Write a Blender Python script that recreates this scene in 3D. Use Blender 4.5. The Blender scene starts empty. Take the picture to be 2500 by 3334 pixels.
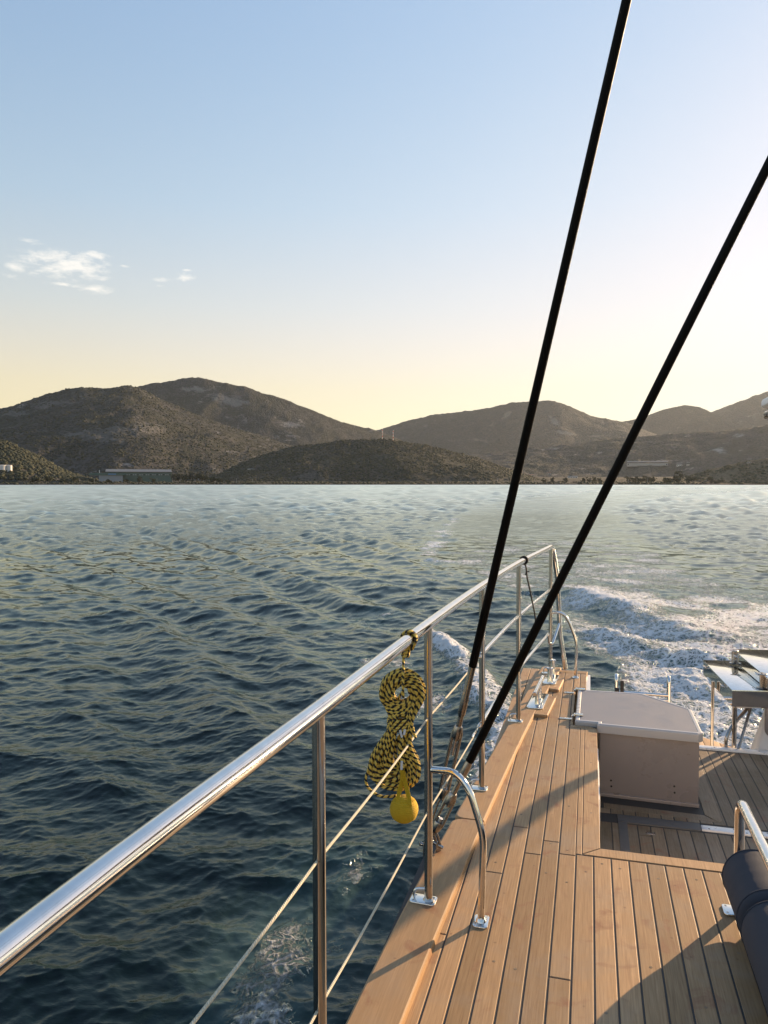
import bpy, math, random
import numpy as np
from mathutils import Vector, Matrix

# ------------------------------------------------------------------ camera, sky, sun, exposure
scene = bpy.context.scene
C = scene.collection
FPX, CX, CY = 2450.0, 1250.0, 1667.0            # photograph: 2500 x 3334
PITCH, YAW = math.radians(2.2), math.radians(15.3)
CAMZ = 3.0                                       # camera height over the water; world +Y runs aft along the yacht
cam_d = bpy.data.cameras.new('camera')
cam = bpy.data.objects.new('camera', cam_d); C.objects.link(cam)
cam.location = (0, 0, CAMZ)
cam.rotation_euler = (math.radians(90) - PITCH, 0, YAW)
cam_d.sensor_fit = 'VERTICAL'; cam_d.sensor_height = 36.0; cam_d.lens = 36.0 * FPX / 3334.0
cam_d.clip_start = 0.05; cam_d.clip_end = 40000
scene.camera = cam

SUN_AZ, SUN_EL = math.radians(34.0), math.radians(14.0)   # azimuth clockwise from +Y
SDIR = Vector((math.sin(SUN_AZ) * math.cos(SUN_EL), math.cos(SUN_AZ) * math.cos(SUN_EL), math.sin(SUN_EL)))
sd = bpy.data.lights.new('sun', 'SUN'); sd.energy = 5.0; sd.angle = math.radians(0.55); sd.color = (1.0, 0.70, 0.42)
so = bpy.data.objects.new('sun', sd); C.objects.link(so)
so.rotation_euler = SDIR.to_track_quat('Z', 'Y').to_euler(); so.location = (60, 90, 40)

scene.view_settings.view_transform = 'Standard'
scene.view_settings.look = 'None'
scene.view_settings.gamma = 1.0
scene.view_settings.exposure = 1.15
scene.view_settings.use_curve_mapping = False
scene.cycles.use_denoising = True
scene.cycles.max_bounces = 8
scene.cycles.volume_bounces = 1
scene.cycles.caustics_reflective = False
scene.cycles.caustics_refractive = False


class NT:
    """small node-tree helper"""
    def __init__(s, tree): s.t = tree; s.n = tree.nodes; s.l = tree.links
    def new(s, kind, **kw):
        nd = s.n.new(kind)
        for k, v in kw.items():
            if k == 'ins':
                for a, b in v.items():
                    s.set(nd.inputs[a], b)
            else:
                setattr(nd, k, v)
        return nd
    def set(s, sock, v):
        if isinstance(v, bpy.types.NodeSocket): s.l.new(v, sock)
        else: sock.default_value = v
    def math(s, op, a, b=None, c=None, clamp=False):
        nd = s.n.new('ShaderNodeMath'); nd.operation = op; nd.use_clamp = clamp
        for i, v in enumerate((a, b, c)):
            if v is not None: s.set(nd.inputs[i], v)
        return nd.outputs[0]
    def mix(s, f, a, b, mode='MIX'):
        nd = s.n.new('ShaderNodeMix'); nd.data_type = 'RGBA'; nd.blend_type = mode
        s.set(nd.inputs[0], f); s.set(nd.inputs[6], a); s.set(nd.inputs[7], b)
        return nd.outputs[2]
    def ramp(s, f, stops):
        nd = s.n.new('ShaderNodeValToRGB')
        e = nd.color_ramp.elements
        while len(e) > 1: e.remove(e[-1])
        for i, (p, c) in enumerate(stops):
            if i == 0: el = e[0]; el.position = p
            else: el = e.new(p)
            el.color = (*c, 1) if len(c) == 3 else c
        s.set(nd.inputs[0], f)
        return nd.outputs[0]
    def maprange(s, v, a, b, c=0.0, d=1.0, smooth=False):
        nd = s.n.new('ShaderNodeMapRange'); nd.interpolation_type = 'SMOOTHSTEP' if smooth else 'LINEAR'
        s.set(nd.inputs[0], v)
        for i, q in enumerate((a, b, c, d)): s.set(nd.inputs[i + 1], q)
        return nd.outputs[0]
    def noise(s, vec, scale, detail=3, rough=0.55, dist=0.0):
        nd = s.n.new('ShaderNodeTexNoise')
        if vec is not None: s.l.new(vec, nd.inputs['Vector'])
        nd.inputs['Scale'].default_value = scale; nd.inputs['Detail'].default_value = detail
        nd.inputs['Roughness'].default_value = rough; nd.inputs['Distortion'].default_value = dist
        return nd.outputs[0]
    def scale3(s, vec, v):
        nd = s.n.new('ShaderNodeVectorMath'); nd.operation = 'MULTIPLY'
        s.l.new(vec, nd.inputs[0]); nd.inputs[1].default_value = v
        return nd.outputs[0]


def ray(u, v):
    """direction through photo pixel (u, v); horizontal forward component ~1"""
    x = (u - CX) / FPX; y = -(v - CY) / FPX
    Z = math.cos(PITCH) + y * math.sin(PITCH); H = -math.sin(PITCH) + y * math.cos(PITCH)
    c, s = math.cos(YAW), math.sin(YAW)
    return Vector((x * c - Z * s, x * s + Z * c, H))
def pz(u, v, z):
    d = ray(u, v); t = (z - CAMZ) / d.z
    return Vector((d.x * t, d.y * t, z))
def py(u, v, Y):
    d = ray(u, v); t = Y / d.y
    return Vector((d.x * t, Y, CAMZ + d.z * t))
def far(u, R, z=0.0):
    d = ray(u, 1573); k = R / math.hypot(d.x, d.y)
    return Vector((d.x * k, d.y * k, z))

# ---- sky
W = bpy.data.worlds.new('World'); scene.world = W; W.use_nodes = True
w = NT(W.node_tree); w.n.clear()
sky = w.new('ShaderNodeTexSky', sky_type='NISHITA', sun_disc=False)
sky.sun_elevation = SUN_EL; sky.sun_rotation = SUN_AZ
sky.altitude = 0; sky.air_density = 1.0; sky.dust_density = 0.45; sky.ozone_density = 2.0
tc = w.new('ShaderNodeTexCoord')
sep = w.new('ShaderNodeSeparateXYZ'); w.l.new(tc.outputs['Generated'], sep.inputs[0])
el = w.math('ARCSINE', sep.outputs[2])
az = w.math('ARCTAN2', sep.outputs[0], sep.outputs[1])
# small fair-weather clouds (directions read from the photograph)
cl = w.new('ShaderNodeCombineXYZ', ins={0: w.math('MULTIPLY', az, 1.0), 1: w.math('MULTIPLY', el, 2.6), 2: 0.37})
nz = w.noise(cl.outputs[0], 38, 6, 0.62, 0.35)
nz2 = w.noise(cl.outputs[0], 120, 4, 0.6, 0.2)
nzz = w.math('ADD', w.math('MULTIPLY', nz, 0.75), w.math('MULTIPLY', nz2, 0.25))
mask = None
for (u, v, ru, rv, st) in [(205, 862, 150, 46, 1.0), (55, 868, 42, 24, .8), (25, 898, 50, 14, .8), (95, 785, 90, 16, .55),
                           (300, 828, 80, 22, .8), (305, 942, 62, 15, 1.05), (190, 925, 60, 9, .7), (404, 866, 22, 6, .9),
                           (530, 911, 42, 9, .75), (598, 902, 36, 14, 1.05), (610, 880, 26, 6, .7), (520, 932, 26, 7, .6), (330, 905, 60, 18, .5)]:
    d = ray(u, v); a0 = math.atan2(d.x, d.y); e0 = math.asin(d.normalized().z)
    x = w.math('DIVIDE', w.math('SUBTRACT', az, a0), ru / FPX)
    y = w.math('DIVIDE', w.math('SUBTRACT', el, e0), rv / FPX)
    m = w.math('SUBTRACT', st, w.math('SQRT', w.math('ADD', w.math('MULTIPLY', x, x), w.math('MULTIPLY', y, y))))
    mask = m if mask is None else w.math('MAXIMUM', mask, m)
dens = w.math('ADD', w.math('MULTIPLY', mask, 0.55), w.math('SUBTRACT', w.math('MULTIPLY', nzz, 2.4), 1.13))
dens = w.math('MULTIPLY', w.maprange(dens, 0.0, 0.75, 0, 1, True), w.maprange(mask, -0.15, 0.25, 0, 1, True))
dens = w.math('MULTIPLY', dens, 0.8)
# air colour: warmer towards the horizon, highlights rolled off as a camera does
warm = w.ramp(w.maprange(el, 0.0, 0.62), [(0.0, (1.95, .92, .30)), (.2, (1.80, 1.0, .42)), (.36, (1.45, 1.10, .70)), (.55, (1.20, 1.12, .92)), (.8, (1.10, 1.10, 1.02)), (1.0, (1.06, 1.10, 1.10))])
tin = w.mix(1.0, sky.outputs[0], warm, 'MULTIPLY')
sp3 = w.new('ShaderNodeSeparateColor', ins={0: tin}); ch = []
for i in range(3):
    e_ = w.math('EXPONENT', w.math('MULTIPLY', sp3.outputs[i], (-0.40, -0.40, -0.38)[i]))
    ch.append(w.math('MULTIPLY', w.math('SUBTRACT', 1.0, e_), (6.0, 5.85, 6.5)[i]))
skyc = w.new('ShaderNodeCombineColor', ins={0: ch[0], 1: ch[1], 2: ch[2]})
cloudc = w.mix(0.8, skyc.outputs[0], (7.4, 6.9, 6.2, 1))
col = w.mix(dens, skyc.outputs[0], cloudc)
bg = w.new('ShaderNodeBackground', ins={'Color': col, 'Strength': 0.076})
wo = w.new('ShaderNodeOutputWorld'); w.l.new(bg.outputs[0], wo.inputs[0])

# ------------------------------------------------------------------ helpers: meshes, things
class MB:
    """collects faces; build() links ONE mesh object"""
    def __init__(s): s.v = []; s.f = []; s.uv = []
    def add(s, verts, faces, uvs=None):
        o = len(s.v); s.v += [tuple(p) for p in verts]
        s.f += [tuple(i + o for i in q) for q in faces]
        s.uv += uvs if uvs else [[(0, 0)] * len(q) for q in faces]
        return s
    def loft(s, secs, closed_sec=True, cap=True, closed=False):
        n = len(secs[0]); vs = [p for q in secs for p in q]; fs = []; m = len(secs)
        for i in range(m if closed else m - 1):
            for j in range(n if closed_sec else n - 1):
                a, b = i * n + j, i * n + (j + 1) % n; i2 = (i + 1) % m
                fs.append((a, b, i2 * n + (j + 1) % n, i2 * n + j))
        if cap and not closed:
            fs.append(tuple(range(n - 1, -1, -1))); fs.append(tuple((m - 1) * n + j for j in range(n)))
        return s.add(vs, fs)
    def box(s, x0, x1, y0, y1, z0, z1, c=0.0):
        if c <= 0:
            pts = [(x0, y0), (x1, y0), (x1, y1), (x0, y1)]
            return s.loft([[(*p, z0) for p in pts], [(*p, z1) for p in pts]])
        return s.prism([(x0, y0), (x1, y0), (x1, y1), (x0, y1)], z0, z1, c)
    def prism(s, poly, z0, z1, c=0.0, cb=0.0, M=None):
        secs = []
        if cb: secs += [[(*p, z0) for p in inset(poly, cb)], [(*p, z0 + cb) for p in poly]]
        else: secs += [[(*p, z0) for p in poly]]
        if c: secs += [[(*p, z1 - c) for p in poly], [(*p, z1 - c * .3) for p in inset(poly, c * .35)], [(*p, z1) for p in inset(poly, c)]]
        else: secs += [[(*p, z1) for p in poly]]
        if M is not None: secs = [[tuple(M @ Vector(p)) for p in q] for q in secs]
        return s.loft(secs)
    def tube(s, pts, r, n=14, closed=False, cap=True, flat=1.0, uvk=None):
        P = [Vector(p) for p in pts]; m = len(P)
        rs = r if isinstance(r, (list, tuple, np.ndarray)) else [r] * m
        T = []
        for i in range(m):
            a = P[(i - 1) % m] if (closed or i > 0) else P[i]
            b = P[(i + 1) % m] if (closed or i < m - 1) else P[i]
            T.append((b - a).normalized())
        N = T[0].orthogonal().normalized()
        secs = []; L = 0.0; ls = [0.0]
        for i in range(m):
            if i:
                N = N - N.dot(T[i]) * T[i]; N.normalize(); L += (P[i] - P[i - 1]).length; ls.append(L)
            B = T[i].cross(N)
            secs.append([P[i] + rs[i] * (math.cos(t) * N + flat * math.sin(t) * B) for t in (2 * math.pi * k / n for k in range(n))])
        if closed: ls.append(L + (P[0] - P[-1]).length)
        vs = [p for q in secs for p in q]; fs = []; uvs = []
        for i in range(m if closed else m - 1):
            i2 = (i + 1) % m
            for j in range(n):
                fs.append((i * n + j, i * n + (j + 1) % n, i2 * n + (j + 1) % n, i2 * n + j))
                u0, u1 = j / n, (j + 1) / n
                uvs.append([(u0, ls[i]), (u1, ls[i]), (u1, ls[i + 1]), (u0, ls[i + 1])])
        if cap and not closed:
            fs.append(tuple(range(n - 1, -1, -1))); fs.append(tuple((m - 1) * n + j for j in range(n)))
            uvs += [[(0, 0)] * n, [(0, 0)] * n]
        return s.add(vs, fs, uvs)
    def lathe(s, prof, o, ax=(0, 0, 1), n=20):
        ax = Vector(ax).normalized(); N = ax.orthogonal().normalized(); B = ax.cross(N); o = Vector(o)
        secs = [[o + ax * z + max(r, 1e-5) * (math.cos(t) * N + math.sin(t) * B) for t in (2 * math.pi * k / n for k in range(n))] for r, z in prof]
        return s.loft(secs)
    def build(s, name, mat, parent=None, smooth=True, angle=38):
        me = bpy.data.meshes.new(name); me.from_pydata(s.v, [], s.f)
        uv = me.uv_layers.new(name='UVMap')
        flat = np.array([c for q in s.uv for c in q], dtype=np.float32).ravel()
        uv.data.foreach_set('uv', flat)
        if smooth:
            me.polygons.foreach_set('use_smooth', [True] * len(me.polygons)); me.set_sharp_from_angle(angle=math.radians(angle))
        me.materials.append(mat); me.update()
        o = bpy.data.objects.new(name, me); C.objects.link(o)
        if parent is not None:
            o.parent = parent
            o.matrix_parent_inverse = parent.matrix_basis.inverted()
        return o

def inset(poly, d):
    """inward offset of a convex-ish polygon given counter-clockwise"""
    n = len(poly); out = []
    area = sum(poly[i][0] * poly[(i + 1) % n][1] - poly[(i + 1) % n][0] * poly[i][1] for i in range(n))
    sg = 1 if area > 0 else -1
    for i in range(n):
        a, b, c = Vector(poly[i - 1][:2]), Vector(poly[i][:2]), Vector(poly[(i + 1) % n][:2])
        e1, e2 = (b - a).normalized(), (c - b).normalized()
        n1, n2 = Vector((-e1.y, e1.x)) * sg, Vector((-e2.y, e2.x)) * sg
        k = max(0.35, 1 + n1.dot(n2)); q = b + (n1 + n2) * (d / k)
        out.append((q.x, q.y))
    return out
def rrect(cx, cy, w, h, r, rot=0.0, k=4):
    pts = []
    for (sx, sy, a0) in ((1, 1, 0), (-1, 1, 90), (-1, -1, 180), (1, -1, 270)):
        for i in range(k + 1):
            a = math.radians(a0 + 90 * i / k)
            pts.append((sx * (w / 2 - r) + r * math.cos(a), sy * (h / 2 - r) + r * math.sin(a)))
    c, s = math.cos(rot), math.sin(rot)
    return [(cx + x * c - y * s, cy + x * s + y * c) for x, y in pts]
def fillet(pts, rad, k=6):
    """polyline with rounded corners; rad a number or a list per inner corner"""
    P = [Vector(p) for p in pts]; out = [P[0]]
    for i in range(1, len(P) - 1):
        r = rad[i - 1] if isinstance(rad, (list, tuple)) else rad
        a, b, c = P[i - 1], P[i], P[i + 1]
        r1 = min(r, (a - b).length * .49, (c - b).length * .49)
        p0 = b + (a - b).normalized() * r1; p2 = b + (c - b).normalized() * r1
        for j in range(k + 1):
            t = j / k; out.append((1 - t) ** 2 * p0 + 2 * t * (1 - t) * b + t * t * p2)
    out.append(P[-1]); return out
def crom(pts, k=8, closed=False):
    P = [Vector(p) for p in pts]; n = len(P); out = []
    g = (lambda i: P[i % n]) if closed else (lambda i: P[min(max(i, 0), n - 1)])
    for i in range(n if closed else n - 1):
        p0, p1, p2, p3 = g(i - 1), g(i), g(i + 1), g(i + 2)
        for j in range(k):
            t = j / k
            out.append(0.5 * ((2 * p1) + (p2 - p0) * t + (2 * p0 - 5 * p1 + 4 * p2 - p3) * t * t + (3 * p1 - p0 - 3 * p2 + p3) * t ** 3))
    if not closed: out.append(P[-1])
    return out
def thing(name, label, cat, loc=(0, 0, 0), group=None):
    o = bpy.data.objects.new(name, None); C.objects.link(o); o.empty_display_size = 0.1
    o.location = loc; o.matrix_basis = Matrix.Translation(Vector(loc))
    return tag(o, label, cat, group)
def tag(o, label, cat=None, group=None, kind=None):
    o['label'] = label
    if cat: o['category'] = cat
    if group: o['group'] = group
    if kind: o['kind'] = kind
    return o
def lerp_curve(tab, y):
    return float(np.interp(y, [t[0] for t in tab], [t[1] for t in tab]))

# ------------------------------------------------------------------ materials
def mat(name):
    m = bpy.data.materials.new(name); m.use_nodes = True
    n = NT(m.node_tree); n.n.clear()
    p = n.new('ShaderNodeBsdfPrincipled'); o = n.new('ShaderNodeOutputMaterial'); n.l.new(p.outputs[0], o.inputs[0])
    return m, n, p
def simple(name, col, rough=.5, metal=0.0, var=.06, scale=30, bump=0.0, spec=None, coat=0.0):
    m, n, p = mat(name)
    tcn = n.new('ShaderNodeTexCoord'); nzv = n.noise(tcn.outputs['Object'], scale, 4, .6)
    c = n.mix(n.maprange(nzv, .3, .7), tuple(max(0, x * (1 - var)) for x in col) + (1,), tuple(x * (1 + var) for x in col) + (1,))
    n.l.new(c, p.inputs['Base Color'])
    n.l.new(n.maprange(nzv, .3, .7, rough * .85, rough * 1.15), p.inputs['Roughness'])
    p.inputs['Metallic'].default_value = metal
    if coat: p.inputs['Coat Weight'].default_value = coat
    if bump:
        b = n.new('ShaderNodeBump', ins={'Strength': bump, 'Distance': .002, 'Height': nzv}); n.l.new(b.outputs[0], p.inputs['Normal'])
    return m
def steel_mat(name, rough=.065, col=(.76, .75, .73)):
    m, n, p = mat(name)
    tcn = n.new('ShaderNodeTexCoord')
    a = n.noise(tcn.outputs['Object'], 22, 5, .65); b = n.noise(tcn.outputs['Object'], 260, 2, .5)
    n.l.new(n.mix(n.maprange(a, .35, .75), (*col, 1), tuple(c * .86 for c in col) + (1,)), p.inputs['Base Color'])
    p.inputs['Metallic'].default_value = 1.0
    n.l.new(n.math('ADD', n.maprange(a, .3, .75, rough * .7, rough * 1.7), n.math('MULTIPLY', b, .03)), p.inputs['Roughness'])
    bp = n.new('ShaderNodeBump', ins={'Strength': .06, 'Distance': .001, 'Height': n.math('ADD', a, n.math('MULTIPLY', b, .15))})
    n.l.new(bp.outputs[0], p.inputs['Normal'])
    return m
def teak_mat(name, light=(.50, .315, .165), dark=(.30, .175, .088), grey=.38):
    m, n, p = mat(name)
    geo = n.new('ShaderNodeNewGeometry'); oi = n.new('ShaderNodeObjectInfo')
    pos = geo.outputs['Position']
    off = n.new('ShaderNodeVectorMath', operation='ADD'); n.l.new(pos, off.inputs[0])
    cmb = n.new('ShaderNodeCombineXYZ', ins={0: n.math('MULTIPLY', oi.outputs['Random'], 7.0), 1: n.math('MULTIPLY', oi.outputs['Random'], 31.0), 2: 0.0})
    n.l.new(cmb.outputs[0], off.inputs[1]); v = off.outputs[0]
    grain = n.noise(n.scale3(v, (1.0, .035, 1.0)), 190, 4, .62, .25)
    fig = n.noise(n.scale3(v, (1.0, .12, 1.0)), 26, 3, .55, 1.4)
    fine = n.noise(n.scale3(v, (1.0, .05, 1.0)), 620, 2, .6)
    c = n.mix(n.maprange(grain, .3, .72), (*dark, 1), (*light, 1))
    c = n.mix(n.math('MULTIPLY', n.maprange(fig, .40, .66), .6), c, tuple(x * .72 for x in light) + (1,))
    # per-plank tone
    tone = n.maprange(oi.outputs['Random'], 0, 1, .74, 1.18)
    tn = n.new('ShaderNodeCombineXYZ', ins={0: tone, 1: tone, 2: n.maprange(oi.outputs['Random'], 0, 1, .66, 1.12)})
    c = n.mix(1.0, c, tn.outputs[0], 'MULTIPLY')
    # weathering: silvery patches, reddish damp stains, dark specks
    wth = n.noise(pos, 3.2, 5, .65, .4)
    c = n.mix(n.math('MULTIPLY', n.maprange(wth, .46, .68), grey), c, (.30, .255, .20, 1))
    st = n.noise(pos, 7.5, 4, .55, .8)
    c = n.mix(n.math('MULTIPLY', n.maprange(st, .58, .70), .6), c, (.24, .098, .05, 1))
    sp = n.new('ShaderNodeTexVoronoi', ins={'Vector': pos, 'Scale': 21.0, 'Randomness': 1.0})
    dots = n.maprange(sp.outputs['Distance'], .07, .13, 1, 0)
    sel = n.math('GREATER_THAN', n.new('ShaderNodeSeparateColor', ins={0: sp.outputs['Color']}).outputs[0], .74)
    c = n.mix(n.math('MULTIPLY', n.math('MULTIPLY', dots, sel), .45), c, (.13, .07, .04, 1))
    n.l.new(c, p.inputs['Base Color'])
    n.l.new(n.maprange(grain, .3, .7, .62, .5), p.inputs['Roughness'])
    p.inputs['Specular IOR Level'].default_value = .35
    h = n.math('ADD', n.math('MULTIPLY', grain, .6), n.math('MULTIPLY', fine, .4))
    b = n.new('ShaderNodeBump', ins={'Strength': .28, 'Distance': .0012, 'Height': h}); n.l.new(b.outputs[0], p.inputs['Normal'])
    return m
def rope_mat(name, ca, cb, turns, pitch, bias=.5, bumps=True):
    """twisted/braided rope: colour follows a helix in (angle, length) of the tube's UVs"""
    m, n, p = mat(name)
    uv = n.new('ShaderNodeUVMap'); sp = n.new('ShaderNodeSeparateXYZ'); n.l.new(uv.outputs[0], sp.inputs[0])
    hel = n.math('FRACT', n.math('ADD', n.math('MULTIPLY', sp.outputs[0], turns), n.math('DIVIDE', sp.outputs[1], pitch)))
    tcn = n.new('ShaderNodeTexCoord'); nzv = n.noise(tcn.outputs['Object'], 90, 3, .6)
    edge = n.math('ADD', hel, n.math('MULTIPLY', n.math('SUBTRACT', nzv, .5), .25))
    f = n.maprange(edge, bias - .03, bias + .03)
    a = n.mix(n.maprange(nzv, .3, .7), tuple(x * .8 for x in ca) + (1,), (*ca, 1))
    n.l.new(n.mix(f, a, (*cb, 1)), p.inputs['Base Color'])
    p.inputs['Roughness'].default_value = .75
    strand = n.math('SINE', n.math('MULTIPLY', n.math('ADD', n.math('MULTIPLY', sp.outputs[0], 2 * turns), n.math('DIVIDE', sp.outputs[1], pitch * .5)), 6.283))
    b = n.new('ShaderNodeBump', ins={'Strength': .7, 'Distance': .0012, 'Height': strand}); n.l.new(b.outputs[0], p.inputs['Normal'])
    return m

M = dict(
    steel=steel_mat('polished_steel'), steel_rough=steel_mat('brushed_steel', .24, (.58, .57, .56)), steel_dark=steel_mat('dull_steel', .2, (.34, .33, .32)),
    steel_post=steel_mat('post_steel', .09, (.50, .48, .455)),  # darkened base colour stands in for dark surroundings mirrored in the steel
    mirror=steel_mat('mirror_steel', .035, (.80, .79, .77)),
    teak=teak_mat('teak'), teak_cap=teak_mat('teak_cap', (.49, .305, .16), (.38, .225, .115), .25),
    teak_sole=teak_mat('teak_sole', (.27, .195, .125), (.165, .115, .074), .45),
    caulk=simple('caulking', (.045, .041, .038), .7, 0, .3, 60),
    gel=simple('cream_gelcoat_shaded', (.25, .215, .20), .28, 0, .03, 4, coat=.2),  # cream gelcoat with the locker front's shade darkened into its base colour
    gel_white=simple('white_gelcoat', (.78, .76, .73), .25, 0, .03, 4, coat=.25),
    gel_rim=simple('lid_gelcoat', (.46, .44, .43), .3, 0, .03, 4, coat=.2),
    lid_panel=simple('lid_nonslip', (.21, .215, .24), .55, 0, .06, 9, .15),  # darker, cooler colour stands in for shade over the lid
    white=simple('white_paint', (.78, .77, .75), .4, 0, .04, 8),
    alu=simple('white_aluminium', (.80, .79, .78), .3, .2, .05, 20),
    sleeve=simple('black_sleeve', (.0035, .0035, .0036), .55, 0, .3, 40),
    black=simple('black_rubber', (.008, .008, .009), .6, 0, .3, 40),
    cushion=simple('navy_canvas', (.038, .045, .062), .9, 0, .12, 700, .35),
    wire=rope_mat('braided_lifeline', (.74, .68, .52), (.60, .54, .40), 2, .012),
    rope=rope_mat('black_yellow_rope', (.84, .58, .11), (.012, .011, .010), 1, .021, .58),
    cord=rope_mat('black_cord', (.010, .010, .010), (.018, .018, .018), 1, .010),
    yellow=rope_mat('yellow_rope', (.72, .46, .012), (.62, .38, .010), 2, .006),
    whip=simple('white_tape', (.66, .66, .68), .6),
    hole=simple('dark_hole', (.006, .006, .006), .8),
)

M['sleeve'].node_tree.nodes['Principled BSDF'].inputs['Specular IOR Level'].default_value = .12

# ------------------------------------------------------------------ numeric noise for terrain and sea
rng = np.random.default_rng(7)
_perm = rng.random((256, 256))
def vnoise(x, y):
    xi = np.floor(x).astype(int); yi = np.floor(y).astype(int); fx = x - xi; fy = y - yi
    fx = fx * fx * fx * (fx * (fx * 6 - 15) + 10); fy = fy * fy * fy * (fy * (fy * 6 - 15) + 10)
    g = lambda a, b: _perm[(yi + b) % 256, (xi + a) % 256]
    return (g(0, 0) * (1 - fx) + g(1, 0) * fx) * (1 - fy) + (g(0, 1) * (1 - fx) + g(1, 1) * fx) * fy
def fbm(x, y, o=5, gain=.5, lac=2.03):
    s = 0.0; a = 1.0; t = 0.0
    for i in range(o):
        s = s + a * (vnoise(x + 17.3 * i, y - 9.1 * i) - .5); t += a; a *= gain; x = x * lac; y = y * lac
    return s / t * 2
def ridged(x, y, o=4):
    s = 0.0; a = 1.0; t = 0.0
    for i in range(o):
        s = s + a * (1 - np.abs(2 * vnoise(x + 31.7 * i, y + 5.3 * i) - 1)); t += a; a *= .5; x = x * 2.1; y = y * 2.1
    return s / t
def grid_mesh(name, X, Y, Z, material, attrs=None, close=False):
    nr, nc = X.shape
    co = np.empty((nr * nc, 3), np.float32); co[:, 0] = X.ravel(); co[:, 1] = Y.ravel(); co[:, 2] = Z.ravel()
    idx = np.arange(nr * nc).reshape(nr, nc)
    if close: idx = np.concatenate([idx, idx[:, :1]], axis=1)
    q = np.stack([idx[:-1, :-1], idx[:-1, 1:], idx[1:, 1:], idx[1:, :-1]], -1).reshape(-1, 4)
    me = bpy.data.meshes.new(name)
    me.vertices.add(len(co)); me.vertices.foreach_set('co', co.ravel())
    me.loops.add(q.size); me.loops.foreach_set('vertex_index', q.ravel().astype(np.int32))
    me.polygons.add(len(q)); me.polygons.foreach_set('loop_start', np.arange(0, q.size, 4, dtype=np.int32))
    me.polygons.foreach_set('use_smooth', np.ones(len(q), dtype=bool))
    for k, a in (attrs or {}).items():
        at = me.attributes.new(k, 'FLOAT', 'POINT'); at.data.foreach_set('value', a.ravel().astype(np.float32))
    me.materials.append(material); me.update(calc_edges=True); me.validate()
    o = bpy.data.objects.new(name, me); C.objects.link(o)
    return o

# ------------------------------------------------------------------ hills
def hill_mat(name, scrub, soil, rock, cover, sc=1.0, rocky=.12, spots=()):
    m, n, p = mat(name)
    pos = n.new('ShaderNodeNewGeometry').outputs['Position']
    big = n.noise(pos, .0035 / sc, 4, .6, .6)
    mid = n.noise(pos, .028 / sc, 4, .62, .5)
    vor = n.new('ShaderNodeTexVoronoi', ins={'Vector': n.scale3(pos, (1, 1, 1.6)), 'Scale': .16 / sc, 'Randomness': 1.0})
    bush = n.maprange(n.math('ADD', vor.outputs['Distance'], n.math('MULTIPLY', n.math('SUBTRACT', mid, .5), 1.1)), cover - .12, cover + .12, 1, 0)
    c = n.mix(bush, (*soil, 1), (*scrub, 1))
    c = n.mix(n.math('MULTIPLY', n.maprange(big, .45, .68), .55), c, tuple(x * 1.35 for x in (scrub[0] * 1.15, scrub[1] * 1.05, scrub[2] * .8)) + (1,))
    rk = n.math('MULTIPLY', n.maprange(n.noise(pos, .011 / sc, 5, .7, .3), .58, .66), n.maprange(mid, .46, .58))
    c = n.mix(n.math('MULTIPLY', rk, rocky * 6 if rocky < .16 else 1.0, clamp=True), c, (*rock, 1))
    # bare rock and quarry faces
    for (cx_, cy_, cz_, rx_, rz_, lean, amt) in spots:
        sx = n.new('ShaderNodeSeparateXYZ'); n.l.new(pos, sx.inputs[0])
        # along-slope coordinate seen from the bay, and height
        rt = math.hypot(cx_, cy_); ex, ey = cy_ / rt, -cx_ / rt
        a_ = n.math('ADD', n.math('MULTIPLY', n.math('SUBTRACT', sx.outputs[0], cx_), ex), n.math('MULTIPLY', n.math('SUBTRACT', sx.outputs[1], cy_), ey))
        h_ = n.math('SUBTRACT', sx.outputs[2], cz_)
        a_ = n.math('DIVIDE', n.math('ADD', a_, n.math('MULTIPLY', h_, lean)), rx_); h_ = n.math('DIVIDE', h_, rz_)
        m_ = n.math('SUBTRACT', 1.0, n.math('SQRT', n.math('ADD', n.math('MULTIPLY', a_, a_), n.math('MULTIPLY', h_, h_))))
        f_ = n.maprange(n.math('ADD', n.math('MULTIPLY', m_, .5), n.math('ADD', n.math('MULTIPLY', mid, .9), n.math('MULTIPLY', n.noise(pos, .09 / sc, 4, .7), .7))), .95, 1.12)
        c = n.mix(n.math('MULTIPLY', n.math('MULTIPLY', f_, n.maprange(m_, 0.0, .25)), amt), c, (*rock, 1))
    n.l.new(c, p.inputs['Base Color'])
    p.inputs['Roughness'].default_value = .95; p.inputs['Specular IOR Level'].default_value = .1
    b = n.new('ShaderNodeBump', ins={'Strength': 1.0, 'Distance': 3.0 * sc, 'Height': n.math('ADD', n.math('MULTIPLY', bush, .8), mid)})
    n.l.new(b.outputs[0], p.inputs['Normal'])
    return m
def far_pt(u, v, R):
    d_ = ray(u, v); k_ = R / math.hypot(d_.x, d_.y); return (d_.x * k_, d_.y * k_, CAMZ + d_.z * k_)
SCRUB, SOIL, ROCK = (.022, .027, .018), (.068, .061, .050), (.34, .32, .29)
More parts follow.
